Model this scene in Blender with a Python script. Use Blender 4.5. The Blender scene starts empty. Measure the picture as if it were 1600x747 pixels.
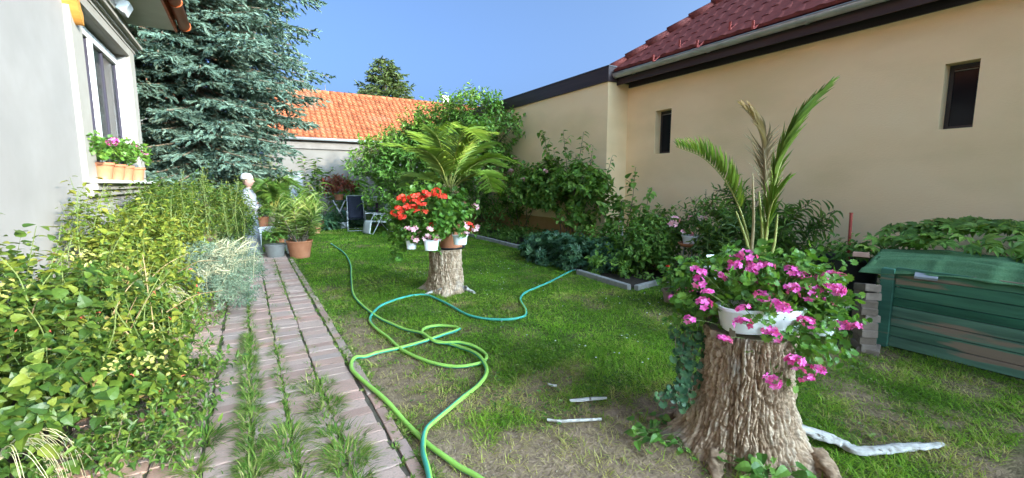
import bpy, math, random
import numpy as np
from mathutils import Matrix, Vector
R = math.radians
random.seed(7)
rng = np.random.default_rng(11)
S = bpy.context.scene
COL = S.collection

# ------------------------------------------------------------------ camera, world, sun, exposure
CAM_H, F_PX = 1.5, 690.0
PITCH, YAW = R(7.064), R(30.832)
cam = bpy.data.cameras.new('camera'); cam.sensor_width = 36; cam.lens = 36*F_PX/1600
cam.clip_start = 0.05; cam.clip_end = 3000
cam_o = bpy.data.objects.new('camera', cam); COL.objects.link(cam_o)
cam_o.location = (0, 0, CAM_H); cam_o.rotation_euler = (R(90)-PITCH, 0, -YAW)
S.camera = cam_o

SUN_EL, SUN_PHI = R(16.0), R(62.5)           # toward the sun: phi from +X towards -Y
to_sun = Vector((math.cos(SUN_EL)*math.cos(SUN_PHI), -math.cos(SUN_EL)*math.sin(SUN_PHI), math.sin(SUN_EL)))
W = bpy.data.worlds.new('World'); S.world = W; W.use_nodes = True
nt = W.node_tree
sky = nt.nodes.new('ShaderNodeTexSky'); sky.sky_type = 'NISHITA'; sky.sun_disc = False
sky.sun_elevation = SUN_EL
sky.sun_rotation = math.atan2(to_sun.x, to_sun.y)
sky.air_density = 0.2; sky.dust_density = 10.0; sky.ozone_density = 2.6
bgn = nt.nodes['Background']; bgn.inputs['Strength'].default_value = 0.15
tint = nt.nodes.new('ShaderNodeMix'); tint.data_type = 'RGBA'; tint.blend_type = 'MULTIPLY'; tint.inputs[0].default_value = 1; tint.inputs[7].default_value = (.64, .88, .98, 1)
nt.links.new(sky.outputs[0], tint.inputs[6]); nt.links.new(tint.outputs[2], bgn.inputs[0])
sl = bpy.data.lights.new('sun', 'SUN'); sl.energy = 2.0; sl.angle = R(0.5); sl.color = (.66, .57, .44)
so = bpy.data.objects.new('sun', sl); COL.objects.link(so)
so.rotation_euler = to_sun.to_track_quat('Z', 'Y').to_euler()
so.location = (20, -15, 20)
S.view_settings.view_transform = 'Standard'; S.view_settings.look = 'None'
S.view_settings.exposure = 2.88; S.view_settings.gamma = 1

# ------------------------------------------------------------------ small maths
def nrm(a):
    a = np.asarray(a, float)
    return a/np.maximum(np.linalg.norm(a, axis=-1, keepdims=True), 1e-9)
_fw = np.array([math.sin(YAW)*math.cos(PITCH), math.cos(YAW)*math.cos(PITCH), -math.sin(PITCH)])
_rt = np.array([math.cos(YAW), -math.sin(YAW), 0]); _up = np.cross(_rt, _fw)
def at(px, py, Y=None, X=None, Z=None, D=None):
    """a point of the place from its bearing and one measured coordinate"""
    d = _fw + _rt*(px-800)/F_PX - _up*(py-373.5)/F_PX
    c = np.array([0, 0, CAM_H])
    if Y is not None: return c + d*Y/d[1]
    if X is not None: return c + d*X/d[0]
    if Z is not None: return c + d*(Z-CAM_H)/d[2]
    return c + d*D
def _h(i, j, k):
    n = (i*374761393 + j*668265263 + k*2147483647) & 0xffffffff
    n = ((n ^ (n >> 13))*1274126177) & 0xffffffff
    return ((n ^ (n >> 16)) & 0xffff)/65535.0
def vnoise(x, y, z=0.0):
    x, y, z = np.broadcast_arrays(np.asarray(x, float), np.asarray(y, float), np.asarray(z, float))
    xi, yi, zi = [np.floor(a).astype(np.int64) for a in (x, y, z)]
    fx, fy, fz = x-xi, y-yi, z-zi
    fx, fy, fz = [a*a*(3-2*a) for a in (fx, fy, fz)]
    r = 0
    for a in (0, 1):
        for b in (0, 1):
            for c in (0, 1):
                w = (fx if a else 1-fx)*(fy if b else 1-fy)*(fz if c else 1-fz)
                r = r + w*_h(xi+a, yi+b, zi+c)
    return r
def fbm(x, y, z=0.0, o=3):
    r = 0; a = .5; t = 0
    for i in range(o):
        r = r + a*vnoise(np.asarray(x)*2**i+17*i, np.asarray(y)*2**i+5*i, np.asarray(z)*2**i); t += a; a *= .5
    return r/t
def catmull(pts, n=10):
    p = [np.array(q, float) for q in pts]; p = [2*p[0]-p[1]]+p+[2*p[-1]-p[-2]]
    out = []
    for i in range(1, len(p)-2):
        for t in np.linspace(0, 1, n, endpoint=False):
            a, b, c, d = p[i-1:i+3]
            out.append(.5*((2*b)+(c-a)*t+(2*a-5*b+4*c-d)*t*t+(3*b-a-3*c+d)*t**3))
    out.append(p[-2]); return np.array(out)

# ------------------------------------------------------------------ mesh builder
class MB:
    def __init__(s): s.V = []; s.F = []; s.A = []; s.n = 0
    def add(s, V, F, rnd=None):
        V = np.asarray(V, float).reshape(-1, 3)
        if not isinstance(F, list) or (len(F) and not isinstance(F[0], np.ndarray)):
            by = {}
            for f in F: by.setdefault(len(f), []).append(f)
            F = [np.array(x, np.int64) for x in by.values()]
        for f in F: s.F.append(f + s.n)
        s.V.append(V)
        s.A.append(np.full(len(V), random.random()) if rnd is None else np.broadcast_to(np.asarray(rnd, float), (len(V),)))
        s.n += len(V); return s
    def box(s, c, d, rz=0, rx=0, ry=0, M=None, ch=0):
        x, y, z = [q/2 for q in d]
        if ch:
            v = [(-x, -y, -z), (x, -y, -z), (x, y, -z), (-x, y, -z), (-x, -y, z-ch), (x, -y, z-ch), (x, y, z-ch), (-x, y, z-ch),
                 (-x+ch, -y+ch, z), (x-ch, -y+ch, z), (x-ch, y-ch, z), (-x+ch, y-ch, z)]
            f = [(8, 9, 10, 11)] + [(i, (i+1) % 4, 4+(i+1) % 4, 4+i) for i in range(4)] + [(4+i, 4+(i+1) % 4, 8+(i+1) % 4, 8+i) for i in range(4)] + [(3, 2, 1, 0)]
        else:
            v = [(-x, -y, -z), (x, -y, -z), (x, y, -z), (-x, y, -z), (-x, -y, z), (x, -y, z), (x, y, z), (-x, y, z)]
            f = [(3, 2, 1, 0), (4, 5, 6, 7), (0, 1, 5, 4), (1, 2, 6, 5), (2, 3, 7, 6), (3, 0, 4, 7)]
        if M is None: M = Matrix.Translation(c) @ Matrix.Rotation(rz, 4, 'Z') @ Matrix.Rotation(ry, 4, 'Y') @ Matrix.Rotation(rx, 4, 'X')
        return s.add([M @ Vector(q) for q in v], f)
    def span(s, x0, x1, y0, y1, z0, z1, ch=0):
        return s.box(((x0+x1)/2, (y0+y1)/2, (z0+z1)/2), (abs(x1-x0), abs(y1-y0), abs(z1-z0)), ch=ch)
    def tube(s, pts, r, n=8, cap=True, rnd=None, prof=None):
        P = np.array(pts, float); m = len(P)
        r = np.broadcast_to(np.asarray(r, float), (m,))
        T = nrm(np.gradient(P, axis=0))
        ref = np.array([0, 0, 1.]) if abs(T[0][2]) < .9 else np.array([1., 0, 0])
        U = nrm(np.cross(T[0], ref)); V = []
        for i in range(m):
            U = nrm(U - T[i]*np.dot(U, T[i])); B = np.cross(T[i], U)
            for k in range(n):
                a = 2*math.pi*k/n
                V.append(P[i]+r[i]*(math.cos(a)*U+math.sin(a)*B))
        F = [(i*n+k, i*n+(k+1) % n, (i+1)*n+(k+1) % n, (i+1)*n+k) for i in range(m-1) for k in range(n)]
        if cap: F += [tuple(range(n))[::-1], tuple((m-1)*n+k for k in range(n))]
        return s.add(V, F, rnd)
    def lathe(s, prof, n=24, c=(0, 0, 0), sx=1, sy=1, rz=0, cap0=False, cap1=False):
        V = []; m = len(prof)
        for (r, z) in prof:
            for k in range(n):
                a = 2*math.pi*k/n; x, y = r*sx*math.cos(a), r*sy*math.sin(a)
                V.append((c[0]+x*math.cos(rz)-y*math.sin(rz), c[1]+x*math.sin(rz)+y*math.cos(rz), c[2]+z))
        F = [(i*n+k, i*n+(k+1) % n, (i+1)*n+(k+1) % n, (i+1)*n+k) for i in range(m-1) for k in range(n)]
        if cap0: F.append(tuple(range(n))[::-1])
        if cap1: F.append(tuple((m-1)*n+k for k in range(n)))
        return s.add(V, F)
    def grid(s, G, rnd=None, wrap=False):
        G = np.asarray(G, float); a, b = G.shape[:2]
        idx = np.arange(a*b).reshape(a, b)
        if wrap: idx = np.concatenate([idx, idx[:, :1]], 1)
        F = np.stack([idx[:-1, :-1], idx[:-1, 1:], idx[1:, 1:], idx[1:, :-1]], -1).reshape(-1, 4)
        return s.add(G.reshape(-1, 3), [F], rnd)
    def leaves(s, tpl, P, A, N, L, Wd, rnd=None):
        V, F = place(tpl, P, A, N, L, Wd)
        n, k = V.shape[:2]
        rnd = rng.random(n) if rnd is None else rnd
        off = (np.arange(n)*k)[:, None, None]
        FF = [(f[None]+off).reshape(-1, f.shape[1]) for f in F]
        return s.add(V.reshape(-1, 3), FF, np.repeat(rnd, k))
    def mesh(s, name, mat, off=(0, 0, 0), smooth=False):
        V = np.concatenate(s.V) - np.asarray(off, float)
        me = bpy.data.meshes.new(name)
        tot = sum(f.size for f in s.F); npoly = sum(len(f) for f in s.F)
        me.vertices.add(len(V)); me.vertices.foreach_set('co', V.astype(np.float32).ravel())
        me.loops.add(tot); me.polygons.add(npoly)
        me.loops.foreach_set('vertex_index', np.concatenate([f.ravel() for f in s.F]).astype(np.int32))
        lens = np.concatenate([np.full(len(f), f.shape[1]) for f in s.F])
        me.polygons.foreach_set('loop_start', np.concatenate([[0], np.cumsum(lens)[:-1]]).astype(np.int32))
        me.polygons.foreach_set('use_smooth', np.full(npoly, smooth))
        at_ = me.attributes.new('rnd', 'FLOAT', 'POINT'); at_.data.foreach_set('value', np.concatenate(s.A).astype(np.float32))
        me.update(calc_edges=True); me.validate()
        if mat: me.materials.append(mat)
        return me
    def build(s, name, mat, parent=None, smooth=False, kind=None, label=None, local=False):
        off = (0, 0, 0) if local or parent is None else wl(parent)
        me = s.mesh(name, mat, off, smooth)
        return link(name, me, parent, kind, label)
def wl(o):
    v = Vector((0, 0, 0))
    while o is not None: v = v + o.location; o = o.parent
    return v
def link(name, me, parent=None, kind=None, label=None):
    o = bpy.data.objects.new(name, me); COL.objects.link(o)
    if parent is not None: o.parent = parent
    if kind: o['kind'] = kind
    if label: o['label'] = label
    return o
def thing(name, label, cat, loc=(0, 0, 0), group=None):
    o = bpy.data.objects.new(name, None); COL.objects.link(o); o.location = [float(q) for q in loc]
    o.empty_display_size = .1
    return tag(o, label, cat, group)
def tag(o, label, cat, group=None):
    o['label'] = label; o['category'] = cat
    if group: o['group'] = group
    return o
def copy_tree(o, parent=None):
    c = o.copy(); COL.objects.link(c)
    if parent is not None: c.parent = parent
    for ch in list(o.children): copy_tree(ch, c)
    return c

# ------------------------------------------------------------------ leaf templates  (x along, y across, z normal)
def tpl_leaf(w1=.8, w2=.72, t1=.28, t2=.62, fold=.12, sag=.22):
    z = lambda t: -sag*t*t
    V = [(0, 0, 0), (t1, 0, z(t1)), (t2, 0, z(t2)), (1, 0, z(1)),
         (t1, w1/2, z(t1)+fold), (t1, -w1/2, z(t1)+fold), (t2, w2/2, z(t2)+fold*.8), (t2, -w2/2, z(t2)+fold*.8)]
    T = [(0, 1, 4), (0, 5, 1), (2, 3, 6), (2, 7, 3)]; Q = [(1, 2, 6, 4), (1, 5, 7, 2)]
    return np.array(V), [np.array(T), np.array(Q)]
def tpl_strap(sag=.5, fold=.1, n=4, w=(.6, 1, .8, .45, 0)):
    V = []; Q = []
    for i in range(n+1):
        t = i/n; z = -sag*t*t
        V += [(t, -w[i]/2, z+fold*w[i]), (t, 0, z), (t, w[i]/2, z+fold*w[i])]
    for i in range(n):
        a = 3*i
        Q += [(a, a+3, a+4, a+1), (a+1, a+4, a+5, a+2)]
    return np.array(V), [np.array(Q)]
def tpl_lobed(n=9, lob=.25, cup=.18):
    V = [(.28, 0, -.08)]; T = []
    m = n*2-1
    for i in range(m):
        a = R(-150)+R(300)*i/(m-1)
        r = .5*(1-(lob if i % 2 else 0))
        V.append((.42+r*math.cos(a), r*math.sin(a), cup*(r-.3)))
    for i in range(m-1): T.append((0, i+1, i+2))
    return np.array(V), [np.array(T)]
def tpl_blade(sag=.35):
    V = [(0, -.5, 0), (0, .5, 0), (.55, .38, -sag*.25), (.55, -.38, -sag*.25), (1, 0, -sag)]
    return np.array(V), [np.array([(2, 3, 4)]), np.array([(0, 1, 2, 3)])]
def tpl_five(sag=.2):
    V = []; T = []
    for k, a in enumerate((-1.25, -.62, 0, .62, 1.25)):
        l = (.7, .92, 1, .92, .7)[k]; c, s_ = math.cos(a), math.sin(a); b = len(V)
        for (x, y, z) in ((0, 0, 0), (.5*l, .2*l, .04), (l, 0, -sag*l), (.5*l, -.2*l, .04), (.5*l, 0, -.03)):
            V.append((x*c-y*s_, x*s_+y*c, z))
        T += [(b, b+4, b+1), (b+1, b+4, b+2), (b, b+3, b+4), (b+4, b+3, b+2)]
    return np.array(V), [np.array(T)]
def tpl_needle():
    V = [(0, -.5, 0), (0, .5, 0), (1, 0, 0)]
    return np.array(V), [np.array([(0, 1, 2)])]
def tpl_leaf4(w, t, fold=.1, sag=.3):
    V = [(0, 0, 0), (1, 0, -sag)]; n = len(t)
    for i in range(n):
        z = -sag*t[i]**2; V += [(t[i], 0, z), (t[i], w[i]/2, z+fold*w[i]), (t[i], -w[i]/2, z+fold*w[i])]
    c = lambda i: 2+3*i
    T = [(0, c(0), c(0)+1), (0, c(0)+2, c(0)), (c(n-1), 1, c(n-1)+1), (c(n-1), c(n-1)+2, 1)]
    Q = [q for i in range(n-1) for q in ((c(i), c(i+1), c(i+1)+1, c(i)+1), (c(i), c(i)+2, c(i+1)+2, c(i+1)))]
    return np.array(V, float), [np.array(T), np.array(Q)]
OVAL = tpl_leaf(); HEART = tpl_leaf4((.78, 1.0, .78, .36), (.06, .28, .58, .84), .10, .32); LANCE = tpl_leaf(1, .8, .3, .65, .12, .3)
STRAP = tpl_strap(); STRAP_UP = tpl_strap(sag=.2); LOBED = tpl_lobed(); BLADE = tpl_blade(); FIVE = tpl_five(); NEEDLE = tpl_needle()
DIAM = (np.array([(0, 0, 0), (.4, .5, .04), (1, 0, -.1), (.4, -.5, .04)], float), [np.array([(0, 3, 2, 1)])])
def frame(A, N):
    A = nrm(A); N = np.asarray(N, float); N = nrm(N - A*np.sum(A*N, -1, keepdims=True)); return A, N, np.cross(N, A)
def place(tpl, P, A, N, L, Wd):
    V, F = tpl; A, N, B = frame(A, N); P = np.asarray(P, float); n = len(P)
    L = np.broadcast_to(L, (n,))[:, None, None]; Wd = np.broadcast_to(Wd, (n,))[:, None, None]
    return P[:, None]+V[None, :, 0:1]*L*A[:, None]+V[None, :, 1:2]*Wd*B[:, None]+V[None, :, 2:3]*L*N[:, None], F
_tm = {}
def tpl_mesh(tpl, mat):
    k = (id(tpl), mat.name)
    if k not in _tm:
        m = MB(); m.add(tpl[0], tpl[1], .5); _tm[k] = m.mesh('leaf', mat)
    return _tm[k]
def singles(name, parent, tpl, mat, P, A, N, L, Wd):
    """leaves (or petals) that can be told apart: one object each, sharing one mesh"""
    me = tpl_mesh(tpl, mat); A, N, B = frame(A, N); off = np.array(wl(parent))
    L = np.broadcast_to(L, (len(P),)); Wd = np.broadcast_to(Wd, (len(P),))
    for i in range(len(P)):
        o = link(name, me, parent)
        M = Matrix((A[i]*L[i], B[i]*Wd[i], N[i]*L[i])).transposed().to_4x4()
        M.translation = Vector(P[i]-off); o.matrix_local = M

# ------------------------------------------------------------------ materials
def ramp(nodes, cols, interp='LINEAR'):
    r = nodes.new('ShaderNodeValToRGB'); r.color_ramp.interpolation = interp
    e = r.color_ramp.elements
    while len(e) < len(cols): e.new(.5)
    for i, c in enumerate(cols):
        e[i].position = i/max(1, len(cols)-1); e[i].color = (*c, 1)
    return r
def mat(name, cols, scale=8, rough=.8, bump=0, bscale=None, stretch=(1, 1, 1), detail=5, spec=.3, metal=0, source='noise', jit=0, bdist=.01, stain=None, sscale=1.5, trans=0, tcol=None, lo=.3, hi=.7, coat=0):
    m = bpy.data.materials.new(name); m.use_nodes = True; N = m.node_tree.nodes; K = m.node_tree.links
    b = N['Principled BSDF']; out = N['Material Output']
    b.inputs['Roughness'].default_value = rough; b.inputs['Specular IOR Level'].default_value = spec; b.inputs['Metallic'].default_value = metal
    b.inputs['Coat Weight'].default_value = coat
    tc = N.new('ShaderNodeTexCoord'); mp = N.new('ShaderNodeMapping'); mp.inputs['Scale'].default_value = stretch
    K.new(tc.outputs['Object'], mp.inputs['Vector'])
    def noise(sc, d=detail):
        n = N.new('ShaderNodeTexNoise'); n.inputs['Scale'].default_value = sc; n.inputs['Detail'].default_value = d
        K.new(mp.outputs[0], n.inputs['Vector']); return n
    if len(cols) == 1 and not jit:
        b.inputs['Base Color'].default_value = (*cols[0], 1); c_out = None
    r = ramp(N, cols if len(cols) > 1 else [cols[0], cols[0]])
    if source == 'noise':
        n = noise(scale); mr = N.new('ShaderNodeMapRange'); mr.inputs[1].default_value = lo; mr.inputs[2].default_value = hi
        K.new(n.outputs[0], mr.inputs[0]); K.new(mr.outputs[0], r.inputs[0])
    elif source == 'attr':
        a = N.new('ShaderNodeAttribute'); a.attribute_name = 'rnd'; K.new(a.outputs['Fac'], r.inputs[0])
    elif source == 'object':
        a = N.new('ShaderNodeObjectInfo'); K.new(a.outputs['Random'], r.inputs[0])
    c_out = r.outputs[0]
    if source != 'noise' and scale:
        n = noise(scale); mr = N.new('ShaderNodeMapRange'); mr.inputs[3].default_value = 1-jit; mr.inputs[4].default_value = 1+jit
        mr.inputs[1].default_value = .3; mr.inputs[2].default_value = .7
        K.new(n.outputs[0], mr.inputs[0])
        hs = N.new('ShaderNodeHueSaturation'); K.new(mr.outputs[0], hs.inputs['Value']); K.new(c_out, hs.inputs['Color']); c_out = hs.outputs[0]
    if stain:
        n = noise(sscale, 6); mr = N.new('ShaderNodeMapRange'); mr.inputs[1].default_value = stain[1]; mr.inputs[2].default_value = stain[2]
        K.new(n.outputs[0], mr.inputs[0]); mx = N.new('ShaderNodeMix'); mx.data_type = 'RGBA'
        K.new(mr.outputs[0], mx.inputs[0]); K.new(c_out, mx.inputs[6]); mx.inputs[7].default_value = (*stain[0], 1); c_out = mx.outputs[2]
    K.new(c_out, b.inputs['Base Color'])
    if bump:
        n = noise(bscale or scale*3, 6); bp = N.new('ShaderNodeBump'); bp.inputs['Strength'].default_value = bump; bp.inputs['Distance'].default_value = bdist
        K.new(n.outputs[0], bp.inputs['Height']); K.new(bp.outputs[0], b.inputs['Normal'])
    if trans:
        t = N.new('ShaderNodeBsdfTranslucent'); ms = N.new('ShaderNodeMixShader'); ms.inputs[0].default_value = trans
        if tcol:
            mx = N.new('ShaderNodeMix'); mx.data_type = 'RGBA'; mx.blend_type = 'MULTIPLY'; mx.inputs[0].default_value = 1
            K.new(c_out, mx.inputs[6]); mx.inputs[7].default_value = (*tcol, 1); K.new(mx.outputs[2], t.inputs[0])
        else: K.new(c_out, t.inputs[0])
        K.new(b.outputs[0], ms.inputs[1]); K.new(t.outputs[0], ms.inputs[2]); K.new(ms.outputs[0], out.inputs[0])
    return m
def leafmat(name, cols, rough=.45, trans=.3, spec=.35):
    t = (1.5, 1.5, .7)
    a = mat(name, cols, 9, rough, spec=spec, source='attr', jit=.18, trans=trans, tcol=t)
    b = mat(name+'_single', cols, 3, rough, spec=spec, source='object', jit=.18, trans=trans, tcol=t)
    return a, b
STEM_G = mat('green_stem', [(.10, .15, .04), (.16, .19, .06)], 12)
STEM_P = mat('pinkish_stem', [(.30, .20, .11), (.40, .29, .16)], 12)
REDB = mat('red_bud', [(.40, .05, .03), (.5, .12, .08)], 5, .6)
STEM_B = mat('brown_stem', [(.10, .075, .05), (.20, .16, .11)], 20, bump=.4)
SOIL = mat('potting_soil', [(.03, .022, .016), (.07, .05, .035)], 40, .95, bump=.6)
WHITE_PAINT = mat('white_paint', [(.60, .59, .57), (.66, .65, .63)], 6, .45)
WHITE_PLASTIC = mat('white_plastic', [(.72, .72, .72), (.80, .80, .80)], 5, .35, stain=((.45, .42, .36), .62, .8))
TERRA = mat('terracotta', [(.36, .13, .06), (.45, .18, .09)], 7, .8, bump=.15, bscale=60, stain=((.42, .27, .19), .6, .8), sscale=5)
BLACK_PLASTIC = mat('black_plastic', [(.018, .019, .022), (.03, .03, .034)], 10, .42)
STEEL = mat('grey_metal', [(.28, .28, .28), (.36, .36, .36)], 20, .4, metal=.7)

G_LIME = leafmat('lime_leaf', [(.028, .066, .011), (.052, .104, .015), (.085, .14, .018), (.175, .205, .032)])
G_BRIGHT = leafmat('bright_leaf', [(.055, .105, .014), (.11, .16, .018), (.17, .205, .024), (.25, .25, .04)])
G_BRACT = leafmat('pale_bract', [(.28, .29, .08), (.38, .36, .12)])
G_MID = leafmat('mid_leaf', [(.035, .085, .015), (.07, .14, .022), (.13, .19, .03)])
G_WEED = leafmat('weed_leaf', [(.05, .11, .018), (.09, .17, .024), (.16, .22, .035)])
G_DARK = leafmat('dark_leaf', [(.065, .14, .025), (.105, .21, .036), (.17, .28, .05)])
G_BLUE = leafmat('ivy_leaf', [(.035, .090, .045), (.06, .135, .065), (.10, .185, .075)], rough=.35)
G_SHRUB = leafmat('shrub_leaf', [(.075, .165, .024), (.125, .25, .036), (.21, .33, .055)])
LAV = mat('lavender_spike', [(.26, .27, .16), (.36, .35, .22)], 6, .8, source='attr', jit=.1)
G_SILVER = leafmat('silver_leaf', [(.075, .125, .088), (.13, .19, .135), (.22, .275, .19)], rough=.8, trans=.15, spec=.1)
G_SPIKE = leafmat('spike_leaf', [(.09, .14, .035), (.17, .21, .07)], rough=.8)
G_PELAR = leafmat('pelargonium_leaf', [(.05, .13, .018), (.09, .20, .026), (.16, .28, .04)])
G_PALM = leafmat('palm_leaflet', [(.09, .17, .022), (.16, .25, .03), (.27, .33, .05)])
G_PALMD = leafmat('dry_leaflet', [(.30, .22, .11), (.42, .32, .17)], rough=.7, trans=.15)
G_DRAC = leafmat('striped_leaf', [(.10, .18, .03), (.18, .26, .05), (.38, .40, .14)])
G_WILT = leafmat('wilted_leaf', [(.16, .10, .04), (.26, .20, .07), (.20, .07, .04)])
G_RED = leafmat('red_leaf', [(.20, .03, .02), (.10, .05, .02), (.30, .06, .03)])
G_GRASS = mat('grass_blade', [(.085, .20, .012), (.14, .28, .018), (.22, .33, .03), (.42, .36, .12)], 1.2, .6, spec=.2, source='attr', jit=.3, trans=.3, tcol=(1.4, 1.4, .6))
G_TUFT = mat('tuft_blade', [(.05, .12, .014), (.10, .20, .026), (.22, .28, .05), (.48, .40, .15)], 3, .6, spec=.2, source='attr', jit=.2, trans=.25)
STRAW = mat('dry_straw', [(.26, .19, .09), (.36, .28, .14)], 3, .8, spec=.1, source='attr', jit=.2)
PINK = leafmat('pink_petal', [(.62, .05, .33), (.75, .12, .44), (.82, .24, .54)], trans=.25)
PALE_PINK = leafmat('pale_pink_petal', [(.80, .35, .45), (.85, .55, .60)], trans=.25)
REDP = leafmat('red_petal', [(.72, .04, .02), (.80, .08, .04)], trans=.2)

# ------------------------------------------------------------------ plant generators
def rand_dir(n, zmin=-.3):
    z = rng.uniform(zmin, 1, n); a = rng.uniform(0, 2*np.pi, n); r = np.sqrt(1-z*z)
    return np.stack([r*np.cos(a), r*np.sin(a), z], 1)
def bush_arrays(blobs, ntw, tw_len, nl, up=.4, shell=(.45, 1.0), zmin=-.35, rough=.28, spin=1.0, face=.8, seed=0):
    """twigs through the volume of a lumpy crown, leaves along each twig -> (P, A, N) leaves and (S, E) twigs"""
    w = np.array([b[6] if len(b) > 6 else b[3]*b[4]*b[5] for b in blobs]); w = w/w.sum()
    k = rng.choice(len(blobs), ntw, p=w); B = np.array([b[:6] for b in blobs])[k]
    d = rand_dir(ntw, zmin)
    lump = 1-rough+2*rough*fbm(d[:, 0]*2.2+seed+B[:, 0]*3, d[:, 1]*2.2+B[:, 1]*3, d[:, 2]*2.2+3)
    fr = (shell[0]+(shell[1]-shell[0])*rng.random(ntw)**.6)*lump
    s = B[:, :3]+d*B[:, 3:6]*fr[:, None]
    ax = nrm(d+np.array([0, 0, up])+rng.normal(0, .35, (ntw, 3)))
    tl = tw_len*rng.uniform(.6, 1.3, ntw)
    t = np.tile(np.linspace(.15, 1, nl), ntw)+rng.uniform(-.08, .08, ntw*nl)
    i = np.repeat(np.arange(ntw), nl)
    P = s[i]+ax[i]*(tl[i]*t)[:, None]
    u = nrm(np.cross(ax, rng.normal(0, 1, (ntw, 3)))); v = np.cross(ax, u)
    ph = np.tile(np.arange(nl)*2.4, ntw)+rng.uniform(-.5, .5, ntw*nl)
    A = ax[i]*(.35+.7*(t > .9))[:, None]+spin*(np.cos(ph)[:, None]*u[i]+np.sin(ph)[:, None]*v[i])
    A = nrm(A+rng.normal(0, .2, A.shape))
    N = nrm(np.array([0, 0, 1.])*face+ax[i]*.6+rng.normal(0, .35, A.shape))
    return P, A, N, s, s+ax*tl[:, None]
def twig_mesh(mb, S0, E0, r=.003):
    d = nrm(E0-S0); u = nrm(np.cross(d, np.array([.3, .2, .9]))); v = np.cross(d, u); n = len(S0)
    V = np.concatenate([S0+u*r, S0-u*r*.5+v*r*.8, S0-u*r*.5-v*r*.8, E0], 0)
    i = np.arange(n)
    T = np.concatenate([np.stack([i+a*n, i+b*n, i+3*n], 1) for a, b in ((0, 1), (1, 2), (2, 0))])
    mb.add(V, [T])
def leafy(parent, tpl, mats, P, A, N, L, Wd, n_single=0, name='foliage', jit=.3, single='leaf'):
    n = len(P); s = 1+rng.uniform(-jit, jit, n); L = L*s; Wd = Wd*s
    if n_single:
        d = np.linalg.norm(P-np.array([0, 0, CAM_H]), axis=1)-.25*P[:, 2]
        o = np.argsort(d); a = o[:n_single]; b = o[n_single:]
        singles(single, parent, tpl, mats[1], P[a], A[a], N[a], L[a], Wd[a])
    else: b = np.arange(n)
    if len(b):
        m = MB(); m.leaves(tpl, P[b], A[b], N[b], L[b], Wd[b])
        m.build(name, mats[0], parent, kind='stuff' if n > 60 else None)
def stems(parent, base, tops, r=.012, mat_=None, name='stem', bend=.15, joined=False):
    j = MB()
    for t in tops:
        b = np.array(base, float)+np.array([random.uniform(-.05, .05), random.uniform(-.05, .05), 0]); t = np.array(t, float)
        mid = (b+t)/2+np.array([random.uniform(-bend, bend), random.uniform(-bend, bend), .06])*np.linalg.norm(t-b)*.6
        m = j if joined else MB()
        pts = catmull([b, mid, t], 5); m.tube(pts, np.linspace(r, r*.35, len(pts)), 6)
        if not joined: m.build(name, mat_ or STEM_B, parent, smooth=True)
    if joined: j.build(name, mat_ or STEM_B, parent, smooth=True)
def bush(name, label, cat, base, blobs, ntw, tw_len, nl, tpl, mats, L, asp, n_single=0, group=None, stem_r=.012, nst=6, twigs=True, jit=.3, stem_mat=None, **k):
    t = thing(name, label, cat, base, group)
    P, A, N, s0, e0 = bush_arrays(blobs, ntw, tw_len, nl, **k)
    keep = P[:, 2] > .01
    leafy(t, tpl, mats, P[keep], A[keep], N[keep], L, L*asp, n_single, jit=jit)
    if twigs:
        m = MB(); ok = s0[:, 2] > .01; twig_mesh(m, s0[ok], e0[ok], max(.0018, stem_r*.22)); m.build('twig', stem_mat or STEM_B, t, kind='stuff')
    if nst: stems(t, base, [np.array(blobs[i % len(blobs)][:3])+np.array([random.uniform(-.5, .5)*blobs[i % len(blobs)][3], random.uniform(-.5, .5)*blobs[i % len(blobs)][4], .2*blobs[i % len(blobs)][5]]) for i in range(nst)], stem_r, stem_mat)
    return t
def stem_leaf_arrays(pts, spacing, start=.1, droop=.35, out=1.0, pair=False):
    pts = np.array(pts); seg = np.linalg.norm(np.diff(pts, axis=0), axis=1); cum = np.concatenate([[0], np.cumsum(seg)])
    n = max(2, int(cum[-1]*(1-start)/spacing)); q = np.linspace(cum[-1]*start, cum[-1], n)
    P = np.stack([np.interp(q, cum, pts[:, c]) for c in range(3)], 1)
    T = nrm(np.gradient(P, axis=0)); ph = np.arange(n)*(np.pi*.76)+random.random()*6
    u = nrm(np.cross(T, np.array([.1, .2, 1.])+.3*rng.normal(0, 1, (n, 3)))); v = np.cross(T, u)
    r = np.cos(ph)[:, None]*u+np.sin(ph)[:, None]*v
    A = nrm(out*r+T*.35+np.array([0, 0, -droop])+rng.normal(0, .15, (n, 3)))
    N = nrm(np.array([0, 0, 1.])+.4*T+.5*r+rng.normal(0, .3, (n, 3)))
    return P+A*.02, A, N
def flower_head(mats_single, kind='ball', nf=14, r=1.0, pet=.5):
    """a head of florets, five petals each, as one shared mesh of unit radius"""
    m = MB(); d = rand_dir(nf, -.1)*np.array([1.25, 1.25, .7])
    for i in range(nf):
        ax = d[i]; u = nrm(np.cross(ax, rng.normal(0, 1, 3))); v = np.cross(ax, u); a0 = random.random()*6
        A = np.array([math.cos(a0+k*1.257)*u+math.sin(a0+k*1.257)*v+ax*.25 for k in range(5)])
        m.leaves(PETAL, np.tile(ax*r*.75, (5, 1)), A, np.tile(ax, (5, 1)), pet*random.uniform(.8, 1.15), pet*.75, rng.random(5))
    return m.mesh('flower_head', mats_single[0])
PETAL = (np.array([(0, 0, 0), (.55, .5, .05), (1, .18, -.05), (1, -.18, -.05), (.55, -.5, .05)], float), [np.array([(0, 4, 3), (0, 3, 2), (0, 2, 1)])])
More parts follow.
